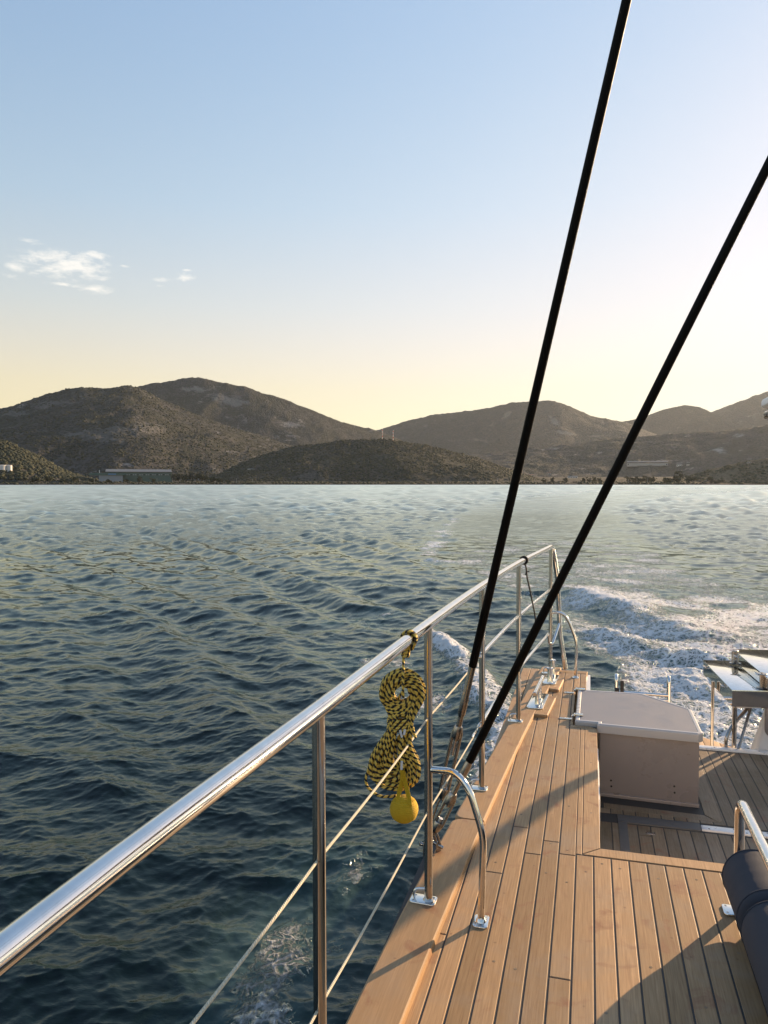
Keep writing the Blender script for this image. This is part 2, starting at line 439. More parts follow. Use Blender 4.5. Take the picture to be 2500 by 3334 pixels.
HM = dict(
    near=hill_mat('scrub_near', SCRUB, SOIL, ROCK, .46, 1.0, .02),
    mid=hill_mat('scrub_mid', (.023, .027, .020), (.058, .054, .050), ROCK, .50, 1.6, .15),
    peak=hill_mat('scrub_peak', (.023, .027, .020), (.058, .054, .050), (.25, .24, .23), .50, 1.6, .15, [(*far_pt(745, 1295, 4050), 170, 60, 1.3, .45), (*far_pt(640, 1262, 4150), 120, 30, .5, .5), (*far_pt(950, 1375, 3900), 90, 26, .8, .6)]),
    shoulder=hill_mat('scrub_shoulder', (.023, .027, .020), (.058, .054, .050), (.20, .19, .18), .50, 1.6, .15, [(*far_pt(330, 1420, 2400), 150, 45, -1.2, .3), (*far_pt(150, 1318, 2850), 110, 26, 0, .3), (*far_pt(60, 1345, 2800), 90, 26, 0, .3), (*far_pt(480, 1400, 2500), 90, 26, 0, .4)]),
    quarry=hill_mat('scrub_quarry', (.019, .022, .019), (.042, .040, .038), (.15, .14, .13), .55, 2.6, .08, [(*far_pt(1808, 1368, 5900), 60, 75, .55, .8), (*far_pt(1845, 1405, 5700), 110, 30, 1.5, .8), (*far_pt(1650, 1345, 6000), 40, 60, -.9, .5), (*far_pt(1940, 1412, 5600), 100, 16, 0, .6)]),
    farm=hill_mat('scrub_far', (.019, .022, .019), (.042, .040, .038), (.20, .19, .18), .55, 2.6, .08),
    dry=hill_mat('dry_grass_slope', (.04, .042, .022), (.14, .108, .064), ROCK, .30, 1.0, .02),
)
LAYERS = {}
def hill(name, label, prof, D, Df, material, seed, gully=.13, rough=4.0, power=1.1, step=5, rows=56, front_noise=60):
    us = np.arange(prof[0][0], prof[-1][0] + 1, step, dtype=float)
    vs = np.interp(us, [p[0] for p in prof], [p[1] for p in prof])
    k = np.ones(7) / 7; vs = np.convolve(np.pad(vs, 3, mode='edge'), k, 'valid')
    dirs = np.array([ray(u, 1573)[:2] for u in us]); dirs /= np.linalg.norm(dirs, axis=1)[:, None]
    tan = np.array([ray(u, v).z / math.hypot(*ray(u, v)[:2]) for u, v in zip(us, vs)])
    s = np.concatenate([np.linspace(0, 1, rows) ** .9, np.linspace(1.03, 1.5, 9)])
    H = CAMZ + D * tan
    fr = Df + front_noise * fbm(us / 260 + seed, us * 0 + seed * 3.1, 4)
    d = fr[None, :] + (D - fr[None, :]) * s[:, None]
    X = dirs[None, :, 0] * d; Y = dirs[None, :, 1] * d
    f = np.where(s <= 1, np.clip(s, 0, 1) ** power, 1 - (s - 1) * 1.4)
    Z = H[None, :] * f[:, None]
    env = np.clip(4 * s * (1 - s), 0, 1)[:, None]
    g = ridged(X / (D * .13) + seed, Y / (D * .3) - seed, 4) - .62
    Z = Z + gully * np.abs(H)[None, :] * env * g * 1.6
    amp = np.clip(s * 6, 0, 1)[:, None] * np.clip(H / 25, 0, 1)[None, :]
    Z = Z + amp * rough * fbm(X / 55 + seed, Y / 55, 4) + amp * rough * .55 * fbm(X / 13, Y / 13 + seed, 3)
    # nothing in front may rise over the crest line seen from the water
    lim = CAMZ + (tan[None, :] * d) - (1 - s[:, None]).clip(0, 1) * 6
    Z = np.where(s[:, None] < .93, np.minimum(Z, np.maximum(lim, 1.0) * np.where(H > 2, 1, 0)[None, :] + np.where(H > 2, 0, -9)[None, :]), Z)
    Z[0, :] = -2.0
    o = grid_mesh(name, X, Y, Z, material)
    tag(o, label, 'hill', kind='structure')
    LAYERS[name if name not in LAYERS else label] = LAYERS[label] = dict(us=us, d=d, Z=Z, dirs=dirs, X=X, Y=Y, H=H)
    return o
def on_hill(key, u, v=None, R=None):
    L = LAYERS[key]; i = int(np.argmin(np.abs(L['us'] - u))); d = L['d'][:, i]; z = L['Z'][:, i]
    if R is None:
        r = ray(u, v); t = r.z / math.hypot(r.x, r.y)
        ok = np.where((z - CAMZ) / d >= t)[0]
        j = ok[0] if len(ok) else int(np.argmax((z - CAMZ) / d))
        R, zz = d[j], z[j]
    else: zz = float(np.interp(R, d, z))
    return Vector((L['dirs'][i, 0] * R, L['dirs'][i, 1] * R, float(zz)))

us = np.arange(-900, 3300, 12, dtype=float)
dirs = np.array([ray(u, 1573)[:2] for u in us]); dirs /= np.linalg.norm(dirs, axis=1)[:, None]
RS = 1392 + 26 * fbm(us / 300, us * 0 + 4.2, 4)
dd = np.array([0, 4, 9, 16, 26, 40, 60, 90, 140, 220, 350, 520, 800, 1200, 1800, 2600, 3600, 5200, 7000.])
d = RS[None, :] + dd[:, None]
X = dirs[None, :, 0] * d; Y = dirs[None, :, 1] * d
Z = np.interp(dd, [0, 4, 9, 26, 60, 220, 800, 2600, 7000], [-1.5, .6, 1.3, 2.0, 3.2, 6, 17, 40, 60])[:, None] + np.clip(dd / 30, 0, 1)[:, None] * 1.2 * fbm(X / 40, Y / 40, 4)
tag(grid_mesh('shore_plain', X, Y, Z, HM['near']), 'flat scrubby strip of land along the far shore', 'land', kind='structure')
PLAIN = dict(dd=dd, RS=RS, us=us)
def on_plain(u, R):
    rs = np.interp(u, PLAIN['us'], PLAIN['RS']); z = float(np.interp(R - rs, [0, 4, 9, 26, 60, 220, 800, 2600, 7000], [-1.5, .6, 1.3, 2.0, 3.2, 6, 17, 40, 60]))
    p = far(u, R, z); return p

hill('mountain', 'hazy mountain ridge closing the bay on the far right', [(1960, 1560), (2100, 1470), (2230, 1385), (2310, 1341), (2380, 1316), (2440, 1293), (2500, 1272), (2620, 1236), (2800, 1215), (3200, 1300)], 8200, 6700, HM['farm'], 3.3, .09, 7)
hill('mountain', 'low rounded mountain with a flat dome right of the black shrouds', [(1700, 1540), (1850, 1440), (1960, 1395), (2020, 1374), (2070, 1364), (2150, 1336), (2190, 1325), (2235, 1318), (2280, 1327), (2320, 1346), (2400, 1400), (2560, 1500)], 7400, 6100, HM['farm'], 8.1, .09, 6)
hill('mountain', 'long grey mountain with a quarry scar behind the black shrouds', [(900, 1560), (1050, 1480), (1150, 1430), (1215, 1404), (1262, 1390), (1300, 1377), (1400, 1352), (1450, 1345), (1520, 1338), (1580, 1330), (1640, 1316), (1680, 1308), (1725, 1307), (1770, 1302), (1810, 1306), (1850, 1322), (1880, 1335), (1910, 1350), (1960, 1362), (2030, 1373), (2150, 1420), (2300, 1500)], 6400, 5000, HM['quarry'], 5.7, .12, 7)
hill('mountain', 'high brown mountain with pale rocks behind the left shoulder', [(150, 1480), (250, 1390), (330, 1310), (400, 1274), (450, 1258), (500, 1248), (560, 1240), (600, 1233), (640, 1227), (665, 1231), (700, 1241), (760, 1250), (810, 1262), (860, 1280), (940, 1304), (1010, 1333), (1080, 1361), (1150, 1384), (1215, 1399), (1262, 1412), (1320, 1440), (1400, 1490), (1500, 1560)], 4300, 3450, HM['peak'], 1.9, .13, 6)
hill('hill', 'long low brown ridge across the valley on the right', [(1250, 1560), (1420, 1500), (1560, 1478), (1700, 1462), (1850, 1445), (1980, 1430), (2100, 1419), (2200, 1411), (2300, 1405), (2400, 1397), (2500, 1384), (2650, 1362), (2900, 1350), (3200, 1420)], 3700, 2750, HM['mid'], 6.2, .12, 5)
hill('mountain', 'broad dark shoulder mountain rising at the left', [(-800, 1480), (-400, 1420), (-120, 1362), (0, 1333), (60, 1318), (140, 1288), (215, 1266), (280, 1260), (330, 1263), (420, 1258), (460, 1266), (520, 1295), (600, 1332), (680, 1362), (760, 1392), (870, 1425), (1000, 1462), (1150, 1500), (1300, 1540), (1420, 1572)], 3000, 1950, HM['shoulder'], 2.4, .17, 6, .95)
hill('hill', 'scrub covered low hill with two masts on its top', [(640, 1574), (720, 1540), (800, 1500), (880, 1472), (960, 1453), (1050, 1441), (1150, 1434), (1250, 1431), (1300, 1436), (1350, 1443), (1420, 1456), (1500, 1475), (1580, 1499), (1660, 1528), (1740, 1556), (1800, 1573), (1840, 1580)], 2000, 1640, HM['near'], 9.6, .10, 4, .85)
hill('hill', 'green wooded slope at the left edge of the shore', [(-900, 1330), (-400, 1375), (-150, 1405), (0, 1434), (40, 1444), (70, 1459), (130, 1488), (190, 1518), (240, 1540), (300, 1560), (350, 1576)], 1660, 1450, HM['near'], 4.4, .10, 4, .9)
hill('hill', 'dry grass point running down to the water on the right', [(2120, 1580), (2190, 1562), (2260, 1545), (2320, 1526), (2380, 1512), (2440, 1502), (2500, 1492), (2650, 1478), (2900, 1462), (3300, 1450)], 1620, 1425, HM['dry'], 7.7, .05, 1.6, .8)

# scrub on the nearer slopes: nobody could count it, one object
def icosa():
    t = (1 + 5 ** .5) / 2
    v = np.array([(-1, t, 0), (1, t, 0), (-1, -t, 0), (1, -t, 0), (0, -1, t), (0, 1, t), (0, -1, -t), (0, 1, -t), (t, 0, -1), (t, 0, 1), (-t, 0, -1), (-t, 0, 1)], float)
    f = [(0, 11, 5), (0, 5, 1), (0, 1, 7), (0, 7, 10), (0, 10, 11), (1, 5, 9), (5, 11, 4), (11, 10, 2), (10, 7, 6), (7, 1, 8), (3, 9, 4), (3, 4, 2), (3, 2, 6), (3, 6, 8), (3, 8, 9), (4, 9, 5), (2, 4, 11), (6, 2, 10), (8, 6, 7), (9, 8, 1)]
    return v / np.linalg.norm(v[0]), np.array(f)
IV, IF = icosa()
def blobs(name, pts, sizes, material, label, squash=.7):
    n = len(pts); r = rng
    jit = 1 + .35 * (r.random((n, 12, 1)) - .5)
    sc = np.stack([sizes * (1 + .5 * r.random(n)), sizes * (1 + .5 * r.random(n)), sizes * squash * (1 + .4 * r.random(n))], -1)[:, None, :]
    V = IV[None] * jit * sc + pts[:, None, :] + np.array([0, 0, .25]) * sc
    F = IF[None] + (np.arange(n) * 12)[:, None, None]
    V = V.reshape(-1, 3).astype(np.float32); F = F.reshape(-1, 3)
    me = bpy.data.meshes.new(name)
    me.vertices.add(len(V)); me.vertices.foreach_set('co', V.ravel())
    me.loops.add(F.size); me.loops.foreach_set('vertex_index', F.ravel().astype(np.int32))
    me.polygons.add(len(F)); me.polygons.foreach_set('loop_start', np.arange(0, F.size, 3, dtype=np.int32))
    at = me.attributes.new('tone', 'FLOAT', 'POINT'); at.data.foreach_set('value', np.repeat(r.random(n), 12).astype(np.float32))
    me.materials.append(material); me.update(calc_edges=True)
    o = bpy.data.objects.new(name, me); C.objects.link(o)
    tag(o, label, 'scrub', kind='stuff'); return o
def foliage_mat(name, a, b):
    m, n, p = mat(name)
    at = n.new('ShaderNodeAttribute', attribute_name='tone'); pos = n.new('ShaderNodeNewGeometry').outputs['Position']
    f = n.math('ADD', n.math('MULTIPLY', at.outputs['Fac'], .7), n.math('MULTIPLY', n.noise(pos, .3, 3), .5))
    n.l.new(n.mix(n.maprange(f, .2, .9), (*a, 1), (*b, 1)), p.inputs['Base Color'])
    p.inputs['Roughness'].default_value = .8; p.inputs['Specular IOR Level'].default_value = .2
    return m
M['scrub'] = foliage_mat('scrub_leaves', (.019, .024, .013), (.050, .052, .026))
M['leaf'] = foliage_mat('tree_leaves', (.022, .030, .014), (.050, .060, .026))
def scatter(key, n, u0, u1, R0, R1, s0, s1, thr=.42):
    L = LAYERS[key]; P = []; S = []
    us_ = rng.uniform(u0, u1, n * 3)
    # uniform in ground area, thinned by a patch noise
    Rr = np.sqrt(rng.uniform(R0 ** 2, R1 ** 2, n * 3))
    for u, R in zip(us_, Rr):
        p = on_hill(key, u, R=R)
        if p.z < 1.2: continue
        if fbm(np.array([p.x / 60]), np.array([p.y / 60]), 3)[0] * .5 + .5 < thr * rng.uniform(.6, 1.2): continue
        P.append(p); S.append(rng.uniform(s0, s1) * (1.35 if rng.random() < .12 else 1))
        if len(P) >= n: break
    return np.array(P), np.array(S)
HK = 'scrub covered low hill with two masts on its top'
GK = 'green wooded slope at the left edge of the shore'
DK = 'dry grass point running down to the water on the right'
SK = 'broad dark shoulder mountain rising at the left'
for key, n, a, b, r0, r1, s0, s1, th, lb in [
        (HK, 6500, 660, 1830, 1645, 2030, 1.2, 2.6, .40, 'dark scrub bushes dotted over the hill with the masts'),
        (GK, 3300, -250, 345, 1455, 1680, 1.6, 3.4, .30, 'thick green bushes covering the wooded slope at left'),
        (SK, 7500, -300, 1380, 1960, 3050, 1.5, 3.2, .42, 'scrub dotted over the broad shoulder mountain at left'),
        (DK, 420, 2140, 2560, 1430, 1640, 1.0, 2.8, .52, 'scattered dark bushes on the dry grass point')]:
    P, S = scatter(key, n, a, b, r0, r1, s0, s1, th)
    blobs('hill_scrub', P, S, M['scrub'], lb)
P = []; S = []
for i in range(2600):
    u = rng.uniform(-200, 2600); R = np.interp(u, PLAIN['us'], PLAIN['RS']) + 8 + 150 * rng.random() ** 1.6
    if fbm(np.array([u / 40]), np.array([R / 20]), 3)[0] < -.12: continue
    P.append(on_plain(u, R)); S.append(rng.uniform(1.0, 2.9))
blobs('shore_scrub', np.array(P), np.array(S), M['scrub'], 'low bushes lining the far shore just above the water')

def ground(u, R):
    z = on_plain(u, R).z
    for L in LAYERS.values():
        if L['us'][0] <= u <= L['us'][-1]:
            i = int(np.argmin(np.abs(L['us'] - u))); dcol = L['d'][:, i]
            if dcol[0] <= R <= dcol[-1]: z = max(z, float(np.interp(R, dcol, L['Z'][:, i])))
    return z
def site(u, v, R0=1430, R1=3600):
    """distance and height where the line of sight through (u, v) meets the land"""
    r = ray(u, v); t = r.z / math.hypot(r.x, r.y)
    for R in np.arange(R0, R1, 5.0):
        z = ground(u, R)
        if (z - CAMZ) / R >= t: return float(R), z
    return float(R0), ground(u, R0)

# ------------------------------------------------------------------ sea
def wave_tile(L, N, lmin, lmax, slope, wdir, seed, spread=1.6):
    r = np.random.default_rng(seed)
    k1 = np.fft.fftfreq(N, L / N) * 2 * np.pi
    KX, KY = np.meshgrid(k1, k1); K = np.hypot(KX, KY); K[0, 0] = 1e-6
    band = ((K > 2 * np.pi / lmax) & (K < 2 * np.pi / lmin)).astype(float)
    cosd = (KX * wdir[0] + KY * wdir[1]) / K
    amp = np.sqrt(K ** -4.0 * (np.clip(np.abs(cosd), 0, 1) ** spread * .93 + .07) / 1.0) * band
    h = amp * (r.normal(size=K.shape) + 1j * r.normal(size=K.shape))
    h[0, 0] = 0
    Hh = np.real(np.fft.ifft2(h))
    sx = np.real(np.fft.ifft2(1j * KX * h)); sy = np.real(np.fft.ifft2(1j * KY * h))
    sc = slope / math.sqrt(np.mean(sx ** 2 + sy ** 2))
    DX = np.real(np.fft.ifft2(-1j * KX / K * h)); DY = np.real(np.fft.ifft2(-1j * KY / K * h))
    return (L, N, np.stack([Hh, DX, DY], -1) * sc)
def sample(tile, x, y):
    L, N, A = tile
    fx = (x / L % 1) * N; fy = (y / L % 1) * N
    xi = fx.astype(int) % N; yi = fy.astype(int) % N; a = (fx - np.floor(fx))[..., None]; b = (fy - np.floor(fy))[..., None]
    x2 = (xi + 1) % N; y2 = (yi + 1) % N
    return (A[yi, xi] * (1 - a) + A[yi, x2] * a) * (1 - b) + (A[y2, xi] * (1 - a) + A[y2, x2] * a) * b
def seg_dist(x, y, line):
    """distance to a polyline, signed side (+ left of travel) and 0..1 position along it"""
    best = np.full(x.shape, 1e9); side = np.zeros(x.shape); par = np.zeros(x.shape)
    P = np.array(line, float); Ls = np.r_[0, np.cumsum(np.hypot(*np.diff(P, axis=0).T))]
    for i in range(len(P) - 1):
        a, b = P[i], P[i + 1]; e = b - a; l2 = e @ e
        t = np.clip(((x - a[0]) * e[0] + (y - a[1]) * e[1]) / l2, 0, 1)
        dx, dy = x - a[0] - t * e[0], y - a[1] - t * e[1]; dd_ = np.hypot(dx, dy)
        m = dd_ < best
        best = np.where(m, dd_, best); side = np.where(m, np.sign(e[0] * dy - e[1] * dx), side)
        par = np.where(m, (Ls[i] + t * math.sqrt(l2)) / Ls[-1], par)
    return best, side, par
def sstep(a, b, x):
    t = np.clip((x - a) / (b - a), 0, 1); return t * t * (3 - 2 * t)

# polar sheet round the viewpoint: rings get wider with distance, so nearby waves are finely resolved
rr = [0.6]
while rr[-1] < 16000:
    r_ = rr[-1]; rr.append(r_ + min(max(.0115, .03 if r_ < 3.9 else 0, r_ * r_ / (3 * 752) * .52), r_ * .05))
rr = np.array(rr)
va = -YAW
th_in = np.linspace(va - math.radians(33), va + math.radians(33), 860)
th_out = np.linspace(va + math.radians(33), va + math.radians(327), 150)[1:-1]
th = np.concatenate([th_in, th_out])
R2, T2 = np.meshgrid(rr, th, indexing='ij')
X = R2 * np.sin(T2); Y = R2 * np.cos(T2)
dr = np.gradient(rr)[:, None] * np.ones_like(X)
wd = (math.sin(math.radians(-8)), math.cos(math.radians(-8)))
tiles = [(wave_tile(53.0, 512, 2.0, 7.0, .020, wd, 1, 2.6), 3.0), (wave_tile(29.0, 512, .80, 2.0, .080, wd, 2, 1.7), 1.2),
         (wave_tile(11.3, 512, .28, .80, .118, (wd[0] + .25, wd[1]), 3, 1.8), .45), (wave_tile(6.1, 1024, .055, .28, .115, (wd[0] - .25, wd[1]), 4, 1.3), .13)]
SLOPES = (.020, .080, .118, .115)

# --- wake fields (positions read off the photograph on the water plane)
crest = [(-1.1, 22.6), (-.3, 21.3), (.25, 19.8), (.92, 18.4), (1.46, 16.9), (1.99, 16.1), (2.7, 15.5), (3.8, 15.0)]
front = [(.35, 15.6), (.62, 15.0), (1.0, 14.2), (1.35, 13.8), (2.0, 13.5), (3.2, 13.6)]
ridge = [(-3.2, 14.9), (-2.68, 13.7), (-2.2, 12.7), (-1.67, 11.2), (-1.3, 10.3), (-1.02, 9.5), (-.8, 8.4), (-.72, 7.2)]
track = [(3.2, 6), (3.0, 12), (1.6, 19), (-.2, 25), (-1.8, 32), (-3.4, 50), (-5.2, 95), (-1, 150), (8, 210), (30, 300), (75, 420)]
def wake(x, y):
    foam = np.zeros_like(x); dz = np.zeros_like(x); calm = np.zeros_like(x)
    n1 = fbm(x / 1.1, y / 1.1, 4); n2 = fbm(x / .32, y / .5, 3); n3 = fbm(x / 3.5, y / 4.5, 3)
    d_, s_, p_ = seg_dist(x, y, track)
    hw = np.interp(y, [6, 15, 25, 50, 95, 200, 420], [1.9, 3.0, 4.2, 6.0, 8.3, 14, 25])
    q = d_ / hw
    inside = 1 - sstep(.75, 1.25, q + .25 * n3)
    calm = np.maximum(calm, inside * np.interp(y, [6, 14, 22, 32, 60, 420], [0, .15, .45, .75, .9, .8]))
    foam = np.maximum(foam, inside * np.interp(y, [5, 9, 14, 18, 24, 34, 60, 150], [.80, .76, .70, .60, .54, .48, .38, .2]) * (1 + .45 * n1))
    # bright torn edge of the older wake on its left side
    edge = np.exp(-((q - 1.0) / .22) ** 2) * (s_ > 0) * np.interp(y, [12, 22, 28, 45, 80, 110], [0, .25, .60, .55, .3, 0])
    foam = np.maximum(foam, edge * (1 + 1.0 * n1))
    # breaking stern wave
    d_, s_, p_ = seg_dist(x, y, crest)
    sgn = d_ * s_
    hgt = np.interp(p_, [0, .12, .25, .45, .7, 1], [0, .10, .19, .20, .14, .03])
    prof = np.where(sgn > 0, np.exp(-(sgn / 1.0) ** 2), np.exp(-(sgn / .42) ** 2))
    dz += hgt * prof * (1 + .18 * n1); dz -= .10 * np.exp(-((sgn + 1.1) / .6) ** 2) * (hgt > .1)
    foam = np.maximum(foam, np.exp(-((sgn - .12) / .38) ** 2) * np.interp(p_, [0, .1, .22, .45, .6, .8, 1], [.2, .6, 1.0, .95, .62, .45, .3]) * (1 + .3 * n1))
    foam = np.maximum(foam, np.exp(-((sgn + .55) / .5) ** 2) * np.interp(p_, [0, .3, .6, 1], [.2, .42, .5, .4]) * (1 + .6 * n1))
    calm = np.maximum(calm, .5 * np.exp(-((sgn + .3) / .4) ** 2) * (hgt > .15))
    # churned white water behind the stern
    d_, s_, p_ = seg_dist(x, y, front)
    sgn = d_ * s_
    beh = sstep(-.1, .35, np.where(s_ < 0, d_, -d_)) * sstep(.1, .9, x - np.interp(y, [6, 10, 14, 16], [.9, .95, .75, .4]) + .35 * n1) * sstep(5.2, 6.5, y) * (1 - sstep(13.6, 15.2, y))
    dz += beh * (.10 * n1 + .05 * n2 + .06) + .16 * np.exp(-(d_ / .35) ** 2) * (1 + .5 * n1)
    foam = np.maximum(foam, beh * (.74 + .4 * n1)); foam = np.maximum(foam, np.exp(-(d_ / .22) ** 2) * (.75 + .5 * n1))
    mid = sstep(13, 14.5, y) * (1 - sstep(17.5, 20, y)) * sstep(-.1, 1.0, x - np.interp(y, [13, 20], [.7, -.6]) + .3 * n1)
    foam = np.maximum(foam, mid * (.56 + .45 * n1))
    # foam rolling along the hull side
    d_, s_, p_ = seg_dist(x, y, ridge)
    rw = np.interp(p_, [0, .3, 1], [.16, .30, .5])
    dz += np.exp(-(d_ / rw) ** 2) * np.interp(p_, [0, .2, .6, 1], [.05, .17, .20, .1]) * (1 + .6 * n1 + .35 * n2)
    foam = np.maximum(foam, np.exp(-(d_ / (rw * 1.15)) ** 2) * (.88 + .5 * n1))
    trail = sstep(0, .6, np.where(s_ > 0, -d_, d_)) * (1 - sstep(2.0, 3.4, d_)) * sstep(7, 9, y) * (1 - sstep(19, 25, y)) * (x < 1.2)
    foam = np.maximum(foam, trail * (.30 + .5 * n1))
    # flecks near the side of the yacht
    fl = np.exp(-((x + 1.75 + .12 * (y - 4)) / .75) ** 2) * sstep(1.0, 2.4, y) * (1 - sstep(5.6, 7.4, y))
    foam = np.maximum(foam, fl * (.46 + .50 * n1))
    dz += .05 * fl * n1
    # diverging bow wave crossing the left side
    for (ax, ay, bx, by, h_) in [(-30, 46, -3.6, 15.5, .13), (-19, 47, -6, 26, .10), (-12, 17, -2.0, 6.0, .07), (-38, 40, -5.5, 13.0, .07)]:
        e = np.array([bx - ax, by - ay], float); l = np.hypot(*e); e /= l
        t = (x - ax) * e[0] + (y - ay) * e[1]; n_ = -(x - ax) * e[1] + (y - ay) * e[0] + .5 * n3
        en = sstep(-2, 6, t) * (1 - sstep(l - 4, l + 2, t))
        dz += h_ * en * np.cos(n_ * 2 * np.pi / 1.9) * np.exp(-(n_ / 1.9) ** 2)
    # no water heaped up inside the yacht
    hull = (x > -.62) & (y < 6.0)
    return np.clip(foam, 0, 1.15), np.where(hull, 0, dz), np.clip(calm, 0, .92)
near = R2 < 520
foam = np.zeros_like(X); dz = np.zeros_like(X); calm = np.zeros_like(X)
foam[near], dz[near], calm[near] = wake(X[near], Y[near])
# wind patches
gust = 1 + .45 * fbm(X / 60 + 3, Y / 25, 3) * sstep(10, 60, R2)
D3 = np.zeros(X.shape + (3,)); lost = np.zeros_like(X)
for (tl, lam), sl in zip(tiles, SLOPES):
    wgt = 1 - sstep(1.3 * lam, 4.0 * lam, dr)
    cm = calm * np.interp(lam, [.1, 1.5, 4], [.75, .7, .35])
    wgt_ = wgt * (1 - cm) * gust
    D3 += sample(tl, X, Y) * wgt_[..., None]
    lost += (sl * (1 - wgt)) ** 2
# farther off only longer crests can be told apart: groups of waves, longer with distance
for k in range(0, 7):
    lam = 1.0 * 2 ** k
    wgt = np.exp(-(np.log2(np.maximum(dr, 1e-3) * 2.3 / lam) / .8) ** 2) * (1, 1, 1, .75, .5, .32, .24)[k] * (1 - .7 * calm)
    sel = wgt > .02
    sc_ = lam / 1.2
    D3[sel] += sample(tiles[1][0], X[sel] / sc_ ** .6 * 1.5 + 3.7 * k, Y[sel] / sc_ + 7.1 * k) * (wgt[sel] * sc_ * 1.9)[:, None] * np.array([1, .12, .12])
chop = -1.35
churn = np.clip(foam, 0, 1)
Zs = D3[..., 0] * (1 - .25 * churn) + dz + churn * (.035 * fbm(X / .16, Y / .22, 3)) * (dr < .2)
XX = X + chop * D3[..., 1]; YY = Y + chop * D3[..., 2]
Zs = np.where((X > -.5) & (Y < 6.2) & (X < 3.4) & (Y > -3), np.minimum(Zs, .1), Zs)
rough = np.sqrt(np.sqrt(.004 ** 2 + lost * .17 * (1 - .5 * calm)))

m, n, p = mat('sea_water')
af = n.new('ShaderNodeAttribute', attribute_name='foam').outputs['Fac']
ar = n.new('ShaderNodeAttribute', attribute_name='rough').outputs['Fac']
pos = n.new('ShaderNodeNewGeometry').outputs['Position']
st = n.scale3(pos, (1.0, .7, 1.0))
# foam lace: torn cells at two sizes, plus fine bubbles
wob = n.new('ShaderNodeTexNoise'); n.l.new(pos, wob.inputs['Vector']); wob.inputs['Scale'].default_value = 3.0; wob.inputs['Detail'].default_value = 3
wv = n.new('ShaderNodeVectorMath', operation='MULTIPLY_ADD'); n.l.new(wob.outputs['Color'], wv.inputs[0]); wv.inputs[1].default_value = (.35, .35, .1); n.l.new(st, wv.inputs[2])
v1 = n.new('ShaderNodeTexVoronoi', feature='DISTANCE_TO_EDGE', ins={'Vector': wv.outputs[0], 'Scale': 5.6, 'Randomness': 1.0}).outputs['Distance']
v2 = n.new('ShaderNodeTexVoronoi', feature='DISTANCE_TO_EDGE', ins={'Vector': wv.outputs[0], 'Scale': 16.0, 'Randomness': 1.0}).outputs['Distance']
lace = n.math('MAXIMUM', n.maprange(v1, 0.0, .16, 1, 0), n.math('MULTIPLY', n.maprange(v2, 0.0, .22, 1, 0), .8))
fn = n.noise(st, 7.0, 7, .68, .5); fn2 = n.noise(st, 38.0, 4, .65, .4)
pat = n.math('ADD', n.math('ADD', n.math('MULTIPLY', n.math('MULTIPLY', lace, .42), n.maprange(af, .42, .66, .15, 1.0)), n.math('MULTIPLY', fn, .62)), n.math('MULTIPLY', fn2, .34))
thr = n.maprange(af, 0.0, 1.0, 1.08, .30)
fm = n.math('MULTIPLY', n.maprange(n.math('SUBTRACT', n.math('ADD', pat, n.maprange(af, .35, .75, .13, 0.03)), thr), -.05, .26, 0, 1, True), n.maprange(af, .04, .14))
# bubble clouds tint the water under the foam
aer = n.math('MULTIPLY', n.maprange(af, .15, 1.0), n.maprange(fn, .3, .7, .35, 1.0))
deep = n.mix(n.noise(pos, .05, 3, .5), (.0007, .0042, .0038, 1), (.0011, .0058, .0048, 1))
body = n.mix(aer, deep, (.10, .185, .18, 1))
p.inputs['Metallic'].default_value = 0; p.inputs['IOR'].default_value = 1.333
n.l.new(n.mix(fm, body, (.66, .675, .69, 1)), p.inputs['Base Color'])
n.l.new(n.math('ADD', n.math('MULTIPLY', fm, .55), ar), p.inputs['Roughness'])
# finest ripples
rip = n.noise(n.scale3(pos, (.8, 1.25, 1)), 16, 4, .6, .6)
rip2 = n.noise(n.scale3(pos, (.7, 1.3, 1)), 52, 3, .55, .3)
dist = n.new('ShaderNodeVectorMath', operation='LENGTH'); n.l.new(pos, dist.inputs[0])
fade = n.maprange(dist.outputs['Value'], 3.0, 40.0, 1.0, .12)
hgt = n.math('ADD', n.math('MULTIPLY', n.math('ADD', rip, n.math('MULTIPLY', rip2, .28)), .0035), n.math('MULTIPLY', n.math('MULTIPLY', fm, n.math('ADD', fn2, pat)), .035))
b = n.new('ShaderNodeBump', ins={'Strength': fade, 'Distance': 1.0, 'Height': hgt}); n.l.new(b.outputs[0], p.inputs['Normal'])
p.inputs['Specular IOR Level'].default_value = 0.0
gl = n.new('ShaderNodeBsdfGlossy', distribution='GGX', ins={'Color': (.92, 1.0, .945, 1), 'Roughness': ar, 'Normal': b.outputs[0]})
fr = n.new('ShaderNodeFresnel', ins={'IOR': 1.34, 'Normal': b.outputs[0]})
mx = n.new('ShaderNodeMixShader', ins={0: n.math('MULTIPLY', fr.outputs[0], n.math('SUBTRACT', 1.0, n.math('MULTIPLY', fm, .85))), 1: p.outputs[0], 2: gl.outputs[0]})
n.l.new(mx.outputs[0], [q for q in n.n if q.bl_idname == 'ShaderNodeOutputMaterial'][0].inputs[0])
M['sea'] = m
sea = grid_mesh('sea', XX, YY, Zs, M['sea'], {'foam': foam, 'rough': rough}, close=True)
tag(sea, 'dark teal choppy sea with the white wake of the yacht', 'sea', kind='structure')
print('sea verts', X.shape)

